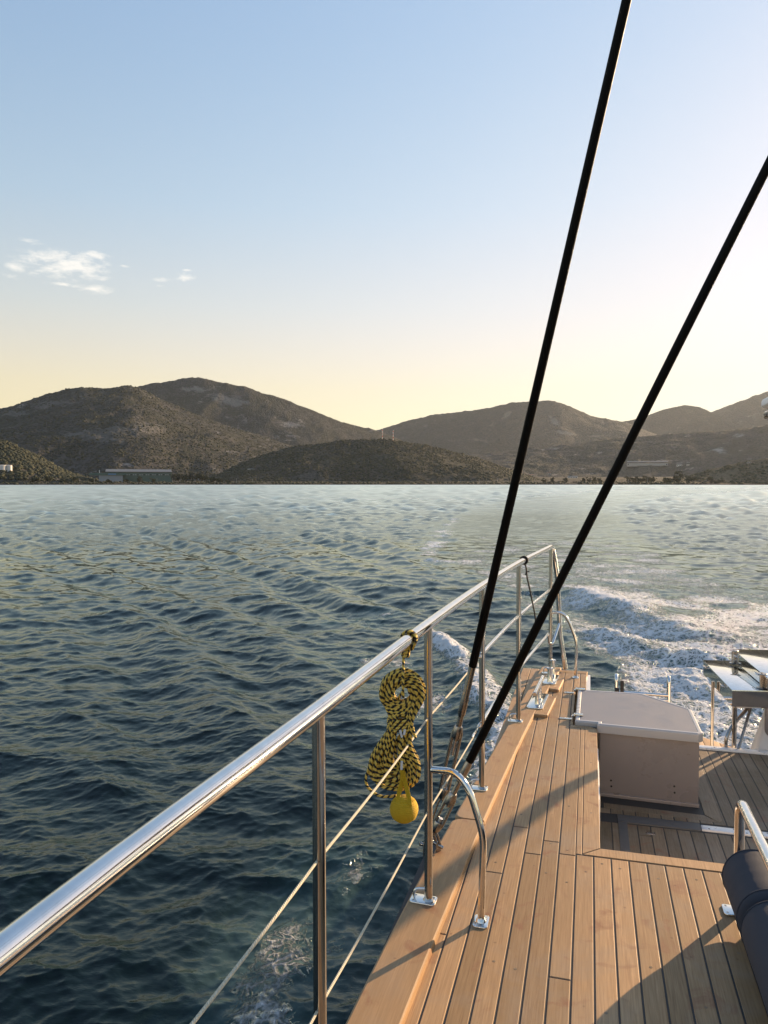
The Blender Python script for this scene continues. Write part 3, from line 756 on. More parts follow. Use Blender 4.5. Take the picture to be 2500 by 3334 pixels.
# ------------------------------------------------------------------ the yacht's deck (setting) : hull, covering boards, planks
ZC, ZD, ZF = 1.50, 1.478, 1.05                    # covering board, deck planks, cockpit sole
OUT = [(-3.0, -.62), (0, -.655), (1, -.657), (2, -.645), (2.9, -.607), (3.6, -.558), (4.3, -.503), (5.3, -.440), (6.25, -.365)]
INN = [(-3.0, -.47), (0, -.503), (1, -.505), (2, -.492), (2.36, -.480), (3.32, -.440), (4.45, -.372), (4.93, -.337), (5.6, -.275), (6.25, -.210)]
def smooth_tab(t):
    ys = np.linspace(t[0][0], t[-1][0], 160); xs = np.interp(ys, [a for a, _ in t], [b for _, b in t])
    k = np.hanning(25); k /= k.sum(); xs = np.convolve(np.pad(xs, 12, mode='reflect', reflect_type='odd'), k, 'valid')
    return list(zip(ys, xs))
OUT, INN = smooth_tab(OUT), smooth_tab(INN)
fo = lambda y: lerp_curve(OUT, y)
fi = lambda y: lerp_curve(INN, y)
deck = thing('deck', 'weathered teak side deck of the yacht with dark caulked seams', 'deck', (0, 0, ZD)); deck['kind'] = 'structure'
# hull shell
b = MB(); ys = np.linspace(-3, 6.25, 40)
b.loft([[(fo(y) + .012, y, ZC - .035), (fo(y) + .05, y, .7), (fo(y) + .16, y, -.5), (fo(y) + .22, y, -.5), (fo(y) + .11, y, .7), (fo(y) + .07, y, ZC - .035)] for y in ys])
b.box(-.36, -.005, 6.215, 6.26, -.4, ZD - .03)
b.box(-.012, .018, 5.70, 6.262, -.4, ZD - .0305)
b.box(.0185, 2.9, 5.905, 5.945, -.4, ZF - .012)
b.build('hull', M['gel_white'], deck)
# deck base (caulking shows between planks)
b = MB(); zb = ZD - .0022
b.box(-.64, 2.6, -3, 3.135, ZD - .06, zb)
b.loft([[(fo(y) + .03, y, ZD - .05), (fo(y) + .03, y, zb), (.055, y, zb), (.055, y, ZD - .05)] for y in np.linspace(3.1351, 4.83, 12)])
b.loft([[(fo(y) + .03, y, ZD - .05), (fo(y) + .03, y, zb), (-.103, y, zb), (-.103, y, ZD - .05)] for y in np.linspace(4.8301, 5.67, 8)])
b.loft([[(fo(y) + .03, y, ZD - .05), (fo(y) + .03, y, zb), (-.012, y, zb), (-.012, y, ZD - .05)] for y in np.linspace(5.6701, 6.24, 8)])
b.build('caulking', M['caulk'], deck)
# covering boards
def cap_board(y0, y1, rnd0=0, rnd1=0, zt=ZC):
    n_ = max(6, int((y1 - y0) / .09)); yy = sorted(set(list(np.linspace(y0, y1, n_)) + ([y0 + q for q in (.006, .014, .026, .042)] if rnd0 else []) + ([y1 - q for q in (.006, .014, .026, .042)] if rnd1 else [])))
    secs = []; r = .042
    for y in yy:
        o = fo(y); i = fi(y)
        for flag, e in ((rnd0, y - y0), (rnd1, y1 - y)):
            if flag and e < r: o += r - math.sqrt(max(0, r * r - (r - e) ** 2))
        secs.append([(o, y, zt - .03), (o - .001, y, zt - .012), (o + .003, y, zt - .003), (o + .009, y, zt), (i - .006, y, zt), (i - .0015, y, zt - .0022), (i, y, zt - .007), (i + .002, y, zt - .0245)])
    bb = MB(); bb.loft(secs); return bb
for (y0, y1, a, c_) in ((-3, 1.2, 0, 0), (1.203, 3.285, 0, 1), (3.297, 5.05, 1, 0), (5.053, 6.24, 0, 1)):
    cap_board(y0, y1, a, c_).build('covering_board', M['teak_cap'], deck, angle=8)
# planks (straight, 68.5 mm pitch); cut by the covering board line
PW, GAP = .0685, .0062
edges = [-.04 + PW * k for k in range(-7, 24)]
def plank(x0, x1, y0, y1, z, material='teak', name='plank', parent=None, h=.02):
    bb = MB(); bb.box(x0 + GAP / 2, x1 - GAP / 2, y0 + GAP / 2, y1 - GAP / 2, z - h, z, .0016)
    return bb.build(name, M[material], parent if parent else deck, smooth=False)
random.seed(5)
butts = {-7: [2.45], -6: [1.3], -5: [2.9], -4: [1.9, 3.32], -3: [3.09], -2: [1.0, 3.22], -1: [2.32, 3.12], 0: [.6], 1: [1.2], 3: [.9], 4: [1.6], 6: [.4], 7: [1.3]}
for k, (x0, x1) in enumerate(zip(edges[:-1], edges[1:])):
    i = k - 7
    yend = 3.132
    if x1 <= -.03: yend = 6.235
    if i == -1: yend = 4.79
    ylist = [-1.2] + [y for y in butts.get(i, []) if y < yend] + [yend]
    for a, c_ in zip(ylist[:-1], ylist[1:]):
        plank(x0, x1, a, c_, ZD)
# border round the cockpit well
def mitre(poly, name='border_board', material='teak', z=ZD, h=.02, parent=None):
    bb = MB(); bb.prism(poly, z - h, z, .0016); return bb.build(name, M[material], parent if parent else deck, smooth=False)
mitre([(-.0115, 3.139), (1.6, 3.139), (1.6, 3.208), (.0585, 3.208)], z=ZD + .0008)
plank(-.043, -.0145, 3.135, 4.79, ZD)
mitre([(-.0145, 3.145), (.0558, 3.212), (.0558, 4.785), (-.0145, 4.785)], z=ZD + .0004, h=.045)
mitre([(-.112, 4.793), (.058, 4.793), (.012, 4.832), (-.0985, 4.832)], z=ZD + .0004)
plank(-.1085, -.098 + .012, 4.838, 5.66, ZD)
mitre([(-.104, 5.672), (-.012, 5.70), (-.012, 5.735), (-.104, 5.735)], z=ZD + .0004, h=.03)
for x0, x1 in ((-.104, -.058), (-.058, -.010)): plank(x0, x1, 5.74, 6.16, ZD)
mitre([(-.255, 6.168), (-.012, 6.168), (-.002, 6.243), (-.28, 6.243)], z=ZD + .001, h=.03)
# bungs
for (x, y) in [(-.075, 3.16), (-.07, 2.9), (.0, 3.0), (.062, 3.08), (.13, 3.06), (.27, 3.02), (.41, 3.05), (.2, 2.45), (.34, 2.3), (-.28, 2.35), (-.21, 2.33), (-.15, 2.95), (-.35, 2.98), (.06, 2.2), (-.08, 3.6), (.02, 3.55), (.02, 4.2), (-.075, 4.4), (-.145, 3.2), (.48, 2.6), (-.29, 3.45), (-.22, 3.9)]:
    b = MB(); b.lathe([(.0052, 0), (.0052, .0007), (.0, .0008)], (x, y, ZD - .0002), n=12); b.build('bung', M['teak_sole'], deck)
# well side: moulded lining under the side deck
b = MB(); b.box(.030, .054, 3.215, 4.79, ZF - .01, ZD - .048, .004); b.box(.0545, .066, 3.9, 4.66, ZF + .09, ZD - .075, .006)
b.build('well_side', M['gel_white'], deck)
b = MB(); b.box(.03, 1.62, 3.12, 3.15, ZF - .01, ZD - .061); b.build('well_front', M['gel_white'], deck)

# pads of wood that widen the covering board under the fittings
for poly in ([(-.346, 4.93), (-.262, 4.925), (-.250, 4.937), (-.216, 5.355), (-.228, 5.372), (-.300, 5.38)], [(-.284, 5.585), (-.214, 5.562), (-.203, 5.573), (-.176, 5.905), (-.186, 5.92), (-.250, 5.925)]):
    bb = MB(); bb.prism(poly, ZD - .001, ZC - .0015, .006); bb.build('fitting_pad', M['teak_cap'], deck, smooth=False)

# ------------------------------------------------------------------ cockpit sole
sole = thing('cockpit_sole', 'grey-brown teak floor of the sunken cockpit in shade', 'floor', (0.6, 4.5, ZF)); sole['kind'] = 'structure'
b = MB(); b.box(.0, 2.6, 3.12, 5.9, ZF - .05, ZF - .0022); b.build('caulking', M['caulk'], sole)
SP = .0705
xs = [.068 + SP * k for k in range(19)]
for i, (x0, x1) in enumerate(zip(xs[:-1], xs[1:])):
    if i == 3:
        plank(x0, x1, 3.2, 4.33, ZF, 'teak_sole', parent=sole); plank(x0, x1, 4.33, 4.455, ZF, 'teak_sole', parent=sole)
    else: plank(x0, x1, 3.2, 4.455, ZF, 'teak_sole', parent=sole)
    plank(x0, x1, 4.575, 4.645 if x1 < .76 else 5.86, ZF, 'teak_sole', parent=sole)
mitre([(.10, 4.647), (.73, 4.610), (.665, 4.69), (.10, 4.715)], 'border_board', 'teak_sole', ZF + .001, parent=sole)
mitre([(.738, 4.612), (.758, 4.64), (.758, 5.86), (.672, 5.86), (.672, 4.70)], 'border_board', 'teak_sole', ZF + .001, parent=sole)
M['hatch_grey'] = simple('grey_hatch_trim', (.10, .095, .09), .6, 0, .1, 20)
b = MB(); b.box(.175, .625, 4.465, 4.56, ZF - .01, ZF + .006, .003); b.build('threshold', M['hatch_grey'], sole)
b = MB(); b.box(.175, .225, 3.9, 4.463, ZF - .01, ZF + .005, .003); b.build('hatch_trim', M['hatch_grey'], sole)
b = MB(); b.box(.627, 1.4, 4.475, 4.535, ZF - .01, ZF + .009, .003); tr = b.build('metal_strip', M['alu'], sole)
for x in (.66, .66, .85, .85, 1.0): pass
b = MB()
for k, x in enumerate((.665, .80, .86, .97, 1.05)): b.lathe([(.006, 0), (.006, .001), (.002, .0012), (.0, .0004)], (x, 4.49 + .03 * (k % 2), ZF + .0088), n=10)
b.build('screws', M['steel_dark'], tr)['kind'] = 'stuff'
b = MB(); b.box(.60, 2.6, 5.868, 5.93, ZF - .02, ZF + .012, .004); tr = b.build('edge_strip', M['alu'], sole)
b = MB()
for x in (.79, .9, 1.05, 1.2, 1.35): b.lathe([(.006, 0), (.006, .001), (.0, .0013)], (x, 5.9, ZF + .0118), n=10)
b.build('screws', M['steel_dark'], tr)['kind'] = 'stuff'
b = MB(); b.prism(rrect(.345, 4.37, .05, .035, .006), ZF - .004, ZF + .0012, .0006); b.build('hatch_ring', M['steel_dark'], sole)

# swim platform behind the transom
plat = thing('swim_platform', 'low teak swim platform behind the stern, just above the water', 'platform', (0.4, 6.8, .6)); plat['kind'] = 'structure'
b = MB(); b.prism([(-.3, 5.95), (1.36, 5.95), (1.34, 7.33), (1.09, 7.60), (.9, 7.72), (-.25, 7.5)], .50, .588, .01); b.build('slab', M['gel_white'], plat)
for k in range(11):
    x0 = -.2 + k * .138; x1 = x0 + .134
    ye = lambda x: float(np.interp(x, [-.3, .9, 1.09, 1.34], [7.46, 7.67, 7.55, 7.28]))
    bb = MB(); bb.prism([(x0, 6.0), (x1, 6.0), (x1, ye(x1)), (x0, ye(x0))], .585, .60, .002); bb.build('plank', M['teak'], plat)

# ------------------------------------------------------------------ guard rail
rail = thing('guard_rail', 'polished stainless guard rail with posts along the side deck', 'railing', (-.5, 3.0, ZC))
RP = [(-.45, -2.0), (-.578, -.3), (-.600, .644), (-.574, 1.549), (-.548, 2.613), (-.500, 3.673), (-.423, 4.773), (-.287, 6.072)]
RP = crom([(x, y, 0) for x, y in RP], 10)
rx = lambda y: float(np.interp(y, [p.y for p in RP], [p.x for p in RP]))
ZR = 2.5
pts = [Vector((rx(y), y, ZR)) for y in np.linspace(-1.6, 5.95, 60)]
end = fillet([pts[-1], (rx(6.10), 6.115, ZR - .004), (rx(6.10) + .018, 6.15, ZR - .10), py(1813, 1871, 6.17), py(1820, 1985, 6.20), py(1823, 2064, 6.21), py(1841, 2178, 6.215)], [.06, .04, .03, .03, .03])
b = MB(); b.tube(pts[:-1] + end, .0195, 20); b.build('top_rail', M['steel'], rail)
PY = [.5, 1.549, 2.600, 3.645, 4.755, 6.035]
def base_plate(x, y, z, w_, h_, parent, rot=0, holes=True, r=.012):
    bb = MB(); bb.prism(rrect(x, y, w_, h_, r, rot), z, z + .006, .0022); pl = bb.build('base_plate', M['steel'], parent)
    if holes:
        bb = MB(); c_, s_ = math.cos(rot), math.sin(rot)
        for sx in (-1, 1):
            for sy in (-1, 1):
                dx, dy = sx * (w_ / 2 - .013), sy * (h_ / 2 - .013)
                if abs(sx * w_ / 2) < .02: continue
                bb.lathe([(.0048, 0), (.0048, .0006), (.0022, .0008), (.0, .0002)], (x + dx * c_ - dy * s_, y + dx * s_ + dy * c_, z + .0058), n=10)
        bb.build('screws', M['steel_dark'], pl)['kind'] = 'stuff'
    return pl
for i, y in enumerate(PY):
    x = rx(y); xb = x + .004; yb = y - .005; r_ = .0148
    b = MB(); b.tube([(xb, yb, ZC + .004), (x, y, ZR - .012)], r_, 18)
    b.lathe([(r_ + .005, .006), (r_ + .003, .009), (r_, .013)], (xb, yb, ZC), n=18)
    st = b.build('stanchion', M['steel_post'], rail)
    base_plate(xb - .018, yb, ZC, .094, .062, st, -.05)
    bb = MB(); bb.tube(fillet([(xb - .052, yb - .004, ZC + .004), (xb - .052, yb - .004, ZC + .042), (xb - .008, yb, ZC + .044)], .026), .0046, 10); bb.build('bail', M['steel'], st)
    if 1 <= i <= 2:
        bb = MB()
        for z in (2.165, 1.826):
            for sy in (-1, 1):
                bb.lathe([(.0062, -.0005), (.0062, .0006), (.0044, .0014), (.004, .0005)], (x + .001, y + sy * .0146, z), (0, sy, 0), n=14)
        bb.build('wire_bushes', M['black'], st)['kind'] = 'stuff'
# lifelines from forward to the third post
for z in (2.165, 1.826):
    zz = lambda y: z - .010 * math.sin(math.pi * ((y - .5) % 1.05) / 1.05)
    yy = np.linspace(-1.4, 3.44, 70)
    b = MB(); b.tube([(rx(y) + .001, y, zz(y)) for y in yy], .0034, 8); ln = b.build('lifeline', M['wire'], rail)
    y0, y1 = 3.44, 3.60
    b = MB(); b.tube([(rx(y0), y0 - .02, z), (rx(y0), y0, z), (rx(3.5), 3.5, z), (rx(3.5), 3.505, z)], [.0042, .0062, .0062, .004], 10)
    b.tube([(rx(3.5), 3.5, z), (rx(3.58), 3.58, z)], .003, 8)
    b.lathe([(.006, -.007), (.008, -.004), (.008, .004), (.006, .007)], (rx(3.585), 3.585, z), (1, 0, 0), n=12)
    b.lathe([(.009, 0), (.009, .012)], (rx(3.605), 3.605, z - .006), (0, 0, 1), n=12)
    b.tube(crom([(rx(3.6), 3.6, z + .012), (rx(3.59) + .008, 3.59, z + .022), (rx(3.575), 3.575, z + .015), (rx(3.57) - .006, 3.57, z)], 5), .0022, 6)
    b.build('turnbuckle', M['steel'], ln)
# aft mid rails of solid tube
b = MB(); b.tube([(rx(y), y, 2.165) for y in np.linspace(3.645, 6.035, 20)], .0108, 14); b.build('mid_rail', M['steel'], rail)
p5x = rx(6.035)
b = MB(); b.tube([(rx(y), y, 1.826) for y in np.linspace(3.645, 5.80, 20)] + fillet([(rx(5.82), 5.82, 1.826), (p5x - .01, 5.985, 1.826), (p5x - .006, 6.0, 1.74), (p5x + .02, 6.03, 1.735), py(1822, 2028, 6.2)], [.02, .02, .02]), .0098, 14); b.build('mid_rail', M['steel'], rail)
# curved braces down to the deck
def brace(path, foot, w_, h_):
    b = MB(); b.tube(path, .0122, 16); b.lathe([(.019, .004), (.017, .009), (.0125, .016)], foot, n=16)
    br = b.build('brace', M['steel'], rail); base_plate(foot[0], foot[1], foot[2] - .0005, w_, h_, br, 0, False)
    bb = MB()
    for sy in (-1, 1): bb.lathe([(.0046, 0), (.0046, .0006), (.002, .0008), (.0, .0002)], (foot[0] + .002, foot[1] + sy * (h_ / 2 - .013), foot[2] + .0056), n=10)
    bb.build('screws', M['steel_dark'], br)['kind'] = 'stuff'
f1 = Vector((-.349, 2.552, ZD))
brace(fillet([(rx(2.6), 2.6, 1.978), py(1485, 2512, 2.58), py(1530, 2575, 2.565), py(1574, 2722, 2.553), f1 + Vector((0, 0, .003))], [.06, .07, .045]), f1, .052, .078)
f2 = Vector((-.093, 6.03, ZD))
brace(fillet([(p5x, 6.035, py(1796, 1994, 6.03).z), py(1832, 1995, 6.03), py(1852, 2022, 6.03), py(1877, 2088, 6.03), f2 + Vector((0, 0, .003))], [.06, .07, .045]), f2, .05, .062)

# ------------------------------------------------------------------ shrouds
def shroud(label, a_px, a_z, sl_px, top_px, top_d, cp, nm):
    A = pz(a_px[0], a_px[1], a_z); Tp = Vector((0, 0, CAMZ)) + ray(*top_px) * top_d
    ax = (Tp - A).normalized()
    def at_v(v):                                   # point on the axis at photo row v
        lo, hi = 0.0, (Tp - A).length
        for _ in range(40):
            mid = (lo + hi) / 2; q = A + ax * mid - Vector((0, 0, CAMZ))
            f_ = Vector((-math.sin(YAW) * math.cos(PITCH), math.cos(YAW) * math.cos(PITCH), -math.sin(PITCH))); up = Vector((-math.sin(YAW) * math.sin(PITCH), math.cos(YAW) * math.sin(PITCH), math.cos(PITCH)))
            vv = CY - FPX * q.dot(up) / q.dot(f_)
            if vv > v: lo = mid
            else: hi = mid
        return lo
    t = thing(nm, label, 'shroud', A)
    s0 = at_v(sl_px[0])
    b = MB(); b.tube([A + ax * s0, A + ax * (s0 + .006), A + ax * 11], [.0125, .0165, .0165], 20); b.build('sleeve', M['sleeve'], t)
    s1, s2, s3 = at_v(sl_px[1]), at_v(sl_px[2]), at_v(sl_px[3])
    b = MB(); b.lathe([(.0142, s0 + .03), (.0142, s1 + .09), (.0158, s1 + .08), (.0158, s1 + .01), (.0115, s1)], A, ax, 16); b.lathe([(.0115, s1 + .002), (.0115, s2 - .05)], A, ax, 14); b.build('swage', M['steel_dark'], t)
    # open turnbuckle body: two side bars and end collars, threaded rods between
    N = ax.orthogonal().normalized(); side = ax.cross(Vector((ray(1450, 2500)))).normalized()
    b = MB()
    for sg in (-1, 1):
        b.tube([A + ax * (s2 + .008) + side * sg * .010, A + ax * (s2 - .02) + side * sg * .0165, A + ax * (s3 + .02) + side * sg * .0165, A + ax * (s3 - .004) + side * sg * .010], .0072, 10)
    b.lathe([(.015, s2 + .012), (.019, s2), (.020, s2 - .035), (.018, s2 - .04)], A, ax, 12)
    b.lathe([(.018, s3 + .035), (.0195, s3 + .03), (.019, s3), (.013, s3 - .012)], A, ax, 12)
    bd = b.build('turnbuckle', M['steel_dark'], t)
    b = MB(); b.lathe([(.0075, s2 - .03), (.0075, (s2 + s3) / 2 + .035)], A, ax, 12); b.build('threaded_rod', M['steel_rough'], bd); b = MB(); b.lathe([(.0075, (s2 + s3) / 2 - .035), (.0075, s3 + .02)], A, ax, 12)
    b.lathe([(.0095, (s2 + s3) / 2 - .03), (.0095, (s2 + s3) / 2 - .045)], A, ax, 8); b.build('threaded_rod', M['steel_rough'], bd)
    # toggle fork and chainplate
    E_ = A + ax * (s3 - .012); Q = Vector(cp)
    dn = (Q - E_).normalized()
    b = MB()
    for sg in (-1, 1): b.tube([E_ + side * sg * .004, E_ + dn * .02 + side * sg * .0095, Q + side * sg * .0095], .0055, 8, flat=.6)
    b.lathe([(.0075, -.02), (.0075, .02), (.0095, .02), (.0095, .024)], Q, side, 14)
    b.tube(crom([Q + side * .024 + Vector((0, 0, .006)), Q + side * .028, Q + side * .026 - Vector((0, 0, .008))], 4), .0018, 6)
    b.build('toggle', M['steel_dark'], t)
    b = MB(); b.tube([Q + Vector((0, 0, .016)), Q, Q - Vector((0, 0, .035)), Vector((Q.x - .012, Q.y, ZC - .35))], [.009, .014, .014, .014], 10, flat=.35); b.build('chainplate', M['steel_dark'], t)
    return t
shroud('black sheathed shroud rising most steeply, its fitting farther outboard', (1405, 2745), 1.50, (2173, 2332, 2372, 2590), (2040, 0), 2.52, pz(1386, 2752, 1.50), 'shroud')
shroud('black sheathed shroud slanting more to the right, its fitting beside the deck', (1395, 2745), 1.53, (2482, 2545, 2590, 2698), (2500, 540), 2.58, pz(1428, 2752, 1.525), 'shroud')

# ------------------------------------------------------------------ coiled heaving line hung on the rail
hx, hy = rx(2.335), 2.335
hl = thing('heaving_line', 'coiled black and yellow heaving line hanging from the top rail', 'rope', (hx, hy, 1.72))
ca, sa = math.cos(YAW), math.sin(YAW)
ctr = py(1308, 2260, hy + .012)
def hp(u, v, dep=0.0):
    """point in the upright plane through the coil, facing forward along the rail; dep pushes it aft"""
    q = py(u, v, hy + .012); return Vector((q.x - dep * sa, q.y + dep * ca, q.z))
random.seed(11)
def strand(n_loops, top, bot, seedv):
    random.seed(seedv); P = []
    for i in range(n_loops):
        f_ = (i + .5) / n_loops; j = lambda a: random.uniform(-a, a)
        tw = 34 + 38 * f_ + j(3); bw = 10 + 68 * f_ + j(6); dz_ = .020 * math.sin(i * 2.4) + j(.006)
        tc_, bc_ = 1309 + j(3), 1287 + 6 * j(1); ty = 2253 - tw + j(3); by = 2478 + 22 + 70 * f_ + j(8); ww = 14 + 20 * f_ + j(5)
        loop = []
        for k in range(9):                          # top arc, left to right
            a = math.pi * (1.12 - 1.24 * k / 8); loop.append((tc_ + tw * math.cos(a), 2253 - tw * math.sin(a)))
        loop += [(1309 + ww, 2335 + j(4)), (1305 + ww, 2365)]
        loop += [(bc_ + bw * .62, 2425 + j(6)), (bc_ + bw * .98, 2480 + j(8)), (bc_ + bw * .95, by - 35), (bc_ + bw * .55, by - 5), (bc_ + j(6), by + j(3)), (bc_ - bw * .6, by - 12), (bc_ - bw * 1.02, by - 50), (bc_ - bw * .95, 2470 + j(8)), (bc_ - bw * .55, 2415 + j(6))]
        loop += [(1300 - ww + 6, 2362), (1302 - ww + 4, 2330 + j(4))]
        for (u, v) in loop: P.append(hp(u + j(1.2), v + j(1.2), dz_ + j(.002)))
    return crom(P, 4)
for sv, nl in ((1, 9), (2, 9), (3, 8), (4, 8)):
    b = MB(); b.tube(strand(nl, 0, 0, sv), .0050, 7); b.build('rope_hank', M['rope'], hl)
# closed turns of the upper ring
for sv in range(3):
    random.seed(40 + sv); P = []; nt = 6
    for k in range(nt * 16):
        a = 2 * math.pi * k / 16; rd = 25 + 45 * k / (nt * 16) + random.uniform(-1.5, 1.5)
        P.append(hp(1309 + rd * math.cos(a), 2254 - rd * 1.03 * math.sin(a), (-.016, .002, .018)[sv] + random.uniform(-.003, .003)))
    b = MB(); b.tube(crom(P, 2), .0050, 7); b.build('rope_ring', M['rope'], hl)
# stray loop
b = MB(); b.tube(crom([hp(1268, 2400), hp(1225, 2450, -.01), hp(1196, 2510, -.012), hp(1192, 2545, -.012), hp(1210, 2572, -.01), hp(1245, 2590, -.008), hp(1290, 2588, -.006)], 8), .0043, 8); b.build('stray_loop', M['rope'], hl)
# wrapping turns round the waist
P = []
for k in range(60):
    a = 2 * math.pi * k / 14; P.append(hp(1302 + 39 * math.cos(a), 2336 + 10 * k / 14 + 2 * math.sin(a), -.030 * math.sin(a)))
P += [hp(1338, 2352, -.02), hp(1346, 2380, -.02), hp(1352, 2396, -.018)]
b = MB(); b.tube(crom(P, 3), .0045, 8); b.build('wrapping_turns', M['rope'], hl)
# hanging line, knot and turns over the rail
b = MB(); b.tube(crom([hp(1312, 2262, -.03), hp(1311, 2230, -.035), hp(1312, 2190, -.03), hp(1313, 2150, -.012), hp(1314, 2128, 0)], 6), .0043, 8)
b.tube(crom([hp(1312, 2240, -.035), hp(1300, 2262, -.02), hp(1293, 2280, 0)], 6), .0043, 8); b.build('hanging_line', M['rope'], hl)
b = MB(); P = []
for k in range(34):
    a = 2 * math.pi * k / 11; P.append(hp(1320 + (13 - .1 * k) * math.cos(a), 2104 + 34 * k / 33 + 5 * math.sin(a), -.012 * math.sin(a)))
b.tube(crom(P, 3), .0046, 8)
b.build('knot', M['rope'], hl)
b = MB()
for dy_ in (0.0, .0092):
    y = hy + dy_ - .006; ring = []
    for k in range(20):
        a = 2 * math.pi * k / 20; ring.append((rx(y) + .0247 * math.cos(a), y + .004 * math.sin(a), ZR + .0247 * math.sin(a)))
    b.tube(ring, .0046, 8, closed=True)
b.tube(crom([(rx(hy) + .02, hy - .004, ZR - .016), (rx(hy) + .008, hy, ZR - .034), hp(1320, 2104)], 5), .0046, 8)
b.build('rail_turn', M['rope'], hl)
# white whipping tape
for q0_, q1_ in ((hp(1302, 2364, -.042), hp(1307, 2386, -.042)), (hp(1317, 2362, -.04), hp(1314, 2378, -.042)), (hp(1307, 2462, -.045), hp(1306, 2488, -.045))):
    b = MB(); b.tube([q0_, q1_], .004, 8); b.build('tape', M['whip'], hl)
# yellow monkey-fist ball with its strap
bc = hp(1314, 2612, -.05); Rb = .0405
b = MB(); b.lathe([(Rb * .93 * math.sin(a), -Rb * .93 * math.cos(a)) for a in np.linspace(.02, math.pi - .02, 14)], bc, (0, 0, 1), 20)
ball = b.build('throwing_ball', M['yellow'], hl)
right = Vector((ca, sa, 0)); fwd = Vector((sa, -ca, 0)); upv = Vector((0, 0, 1))
for (axis, lim, rr_, nn) in ((right, .66, .955, 9), (fwd, .60, .985, 9), (upv, .60, 1.02, 11)):
    b = MB(); o1 = axis.orthogonal().normalized(); o2 = axis.cross(o1)
    for k in range(nn):
        c_ = lim * (2 * k / (nn - 1) - 1); rad = Rb * rr_ * math.sqrt(1 - c_ * c_)
        b.tube([bc + axis * (c_ * Rb * rr_) + rad * (math.cos(a) * o1 + math.sin(a) * o2) for a in np.linspace(0, 2 * math.pi, 32, endpoint=False)], .0046, 8, closed=True)
    b.build('cord_band', M['yellow'], ball)
b = MB()
for s_ in (-1, 1):
    pth = crom([hp(1308, 2492, -.045), hp(1312 + s_ * 3, 2520, -.046), hp(1312 + s_ * 11, 2550, -.05), hp(1312 + s_ * 17, 2572, -.052 - .012), hp(1312 + s_ * 19, 2590, -.05 - .03)], 6)
    for k in (-1, 0, 1): b.tube([q + right * k * .0048 for q in pth], .003, 6)
b.build('strap', M['yellow'], hl)

# black cord tied to the rail
cy_ = 4.93
cd = thing('black_cord', 'thin black cord knotted round the aft end of the top rail', 'cord', (rx(cy_), cy_, ZR))
b = MB()
for dy_ in (-.006, .006):
    b.tube([(rx(cy_) + .024 * math.cos(a), cy_ + dy_, ZR + .024 * math.sin(a)) for a in np.linspace(0, 2 * math.pi, 18, endpoint=False)], .0055, 8, closed=True)
b.build('loop', M['cord'], cd)
b = MB(); b.tube(crom([(rx(cy_) + .006, cy_, ZR - .024), py(1713, 1850, 4.93), py(1716, 1880, 4.93), py(1724, 1915, 4.95), py(1731, 1950, 4.97), py(1738, 1985, 4.98), py(1743, 2015, 5.0), py(1741, 2040, 5.0), py(1739, 2062, 5.0)], 6), .0052, 8)
b.tube([py(1716, 1862, 4.93), py(1724, 1860, 4.925)], .004, 6); b.tube([py(1714, 1858, 4.93), py(1711, 1872, 4.925)], .004, 6); b.build('tail', M['cord'], cd)

# ------------------------------------------------------------------ cleat and bollard
cl_ = thing('mooring_cleat', 'stainless mooring cleat with a horizontal bar on its plate', 'cleat', (-.328, 5.225, ZC))
rotc = -.072
base_plate(-.329, 5.225, ZC + .0005, .108, .375, cl_, rotc, True, .025)
na, nb_ = pz(1740, 2260, 1.612), pz(1767, 2204, 1.612); ax = (nb_ - na).normalized()
b = MB(); L_ = (nb_ - na).length; b.lathe([(.011, 0), (.0145, .004), (.0145, L_ - .004), (.011, L_)], na, ax, 18); b.build('crossbar', M['steel'], cl_)
for f_ in (.30, .62):
    q = na + ax * L_ * f_
    b = MB(); b.lathe([(.0165, ZC + .006 - q.z), (.0145, ZC + .012 - q.z), (.0125, -.02), (.0125, -.004)], q, (0, 0, 1), 16); b.build('post', M['steel'], cl_)
bo = thing('bollard', 'short stainless twin-post bollard by the last rail post', 'bollard', (-.27, 5.83, ZC))
base_plate(-.271, 5.83, ZC + .0005, .098, .285, bo, -.075, True, .022)
for (u, v, hh) in ((1790, 2221, .098), (1799, 2196, .105)):
    q = pz(u, v, ZC + .006)
    b = MB(); b.lathe([(.021, 0), (.0185, .006), (.0185, hh)], q, (0, 0, 1), 20); ps = b.build('post', M['steel'], bo)
    b = MB(); b.lathe([(.019, hh + .0005), (.0245, hh + .002), (.0245, hh + .010), (.021, hh + .013), (0, hh + .0135)], q, (0, 0, 1), 20); b.build('cap', M['steel'], ps)

# ------------------------------------------------------------------ locker
lk = thing('deck_locker', 'cream moulded locker with a hinged lid standing in the cockpit', 'locker', (.3, 5.1, ZF))
lidp = [(-.076, 4.836), (.058, 4.836), (.0585, 4.80), (.640, 4.772), (.668, 4.800), (.664, 5.285), (.640, 5.315), (.385, 5.585), (.350, 5.60), (-.070, 5.585)]
body = [(.075, 4.822), (.648, 4.796), (.648, 5.28), (.37, 5.56), (-.06, 5.56), (-.06, 4.86), (.075, 4.86)]
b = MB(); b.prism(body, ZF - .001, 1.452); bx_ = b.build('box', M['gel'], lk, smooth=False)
b = MB(); b.prism([(.07, 4.812), (.652, 4.786), (.652, 4.80), (.07, 4.826)], ZF + .0005, ZF + .022, .004); b.build('skirting', M['gel'], lk)
b = MB()
for (u, v) in ((1989, 2541), (1990, 2560), (2195, 2560), (2196, 2581)):
    q = py(u, v, 4.8); yy_ = 4.822 - (q.x - .075) * .0454
    q = py(u, v, yy_); b = MB(); b.lathe([(.0062, .0), (.0062, .001), (.0045, .0012), (.004, .0004)], (q.x, yy_ - .0002, q.z), (0.045, -1, 0), 14); b.build('drain_hole', M['hole'], lk)
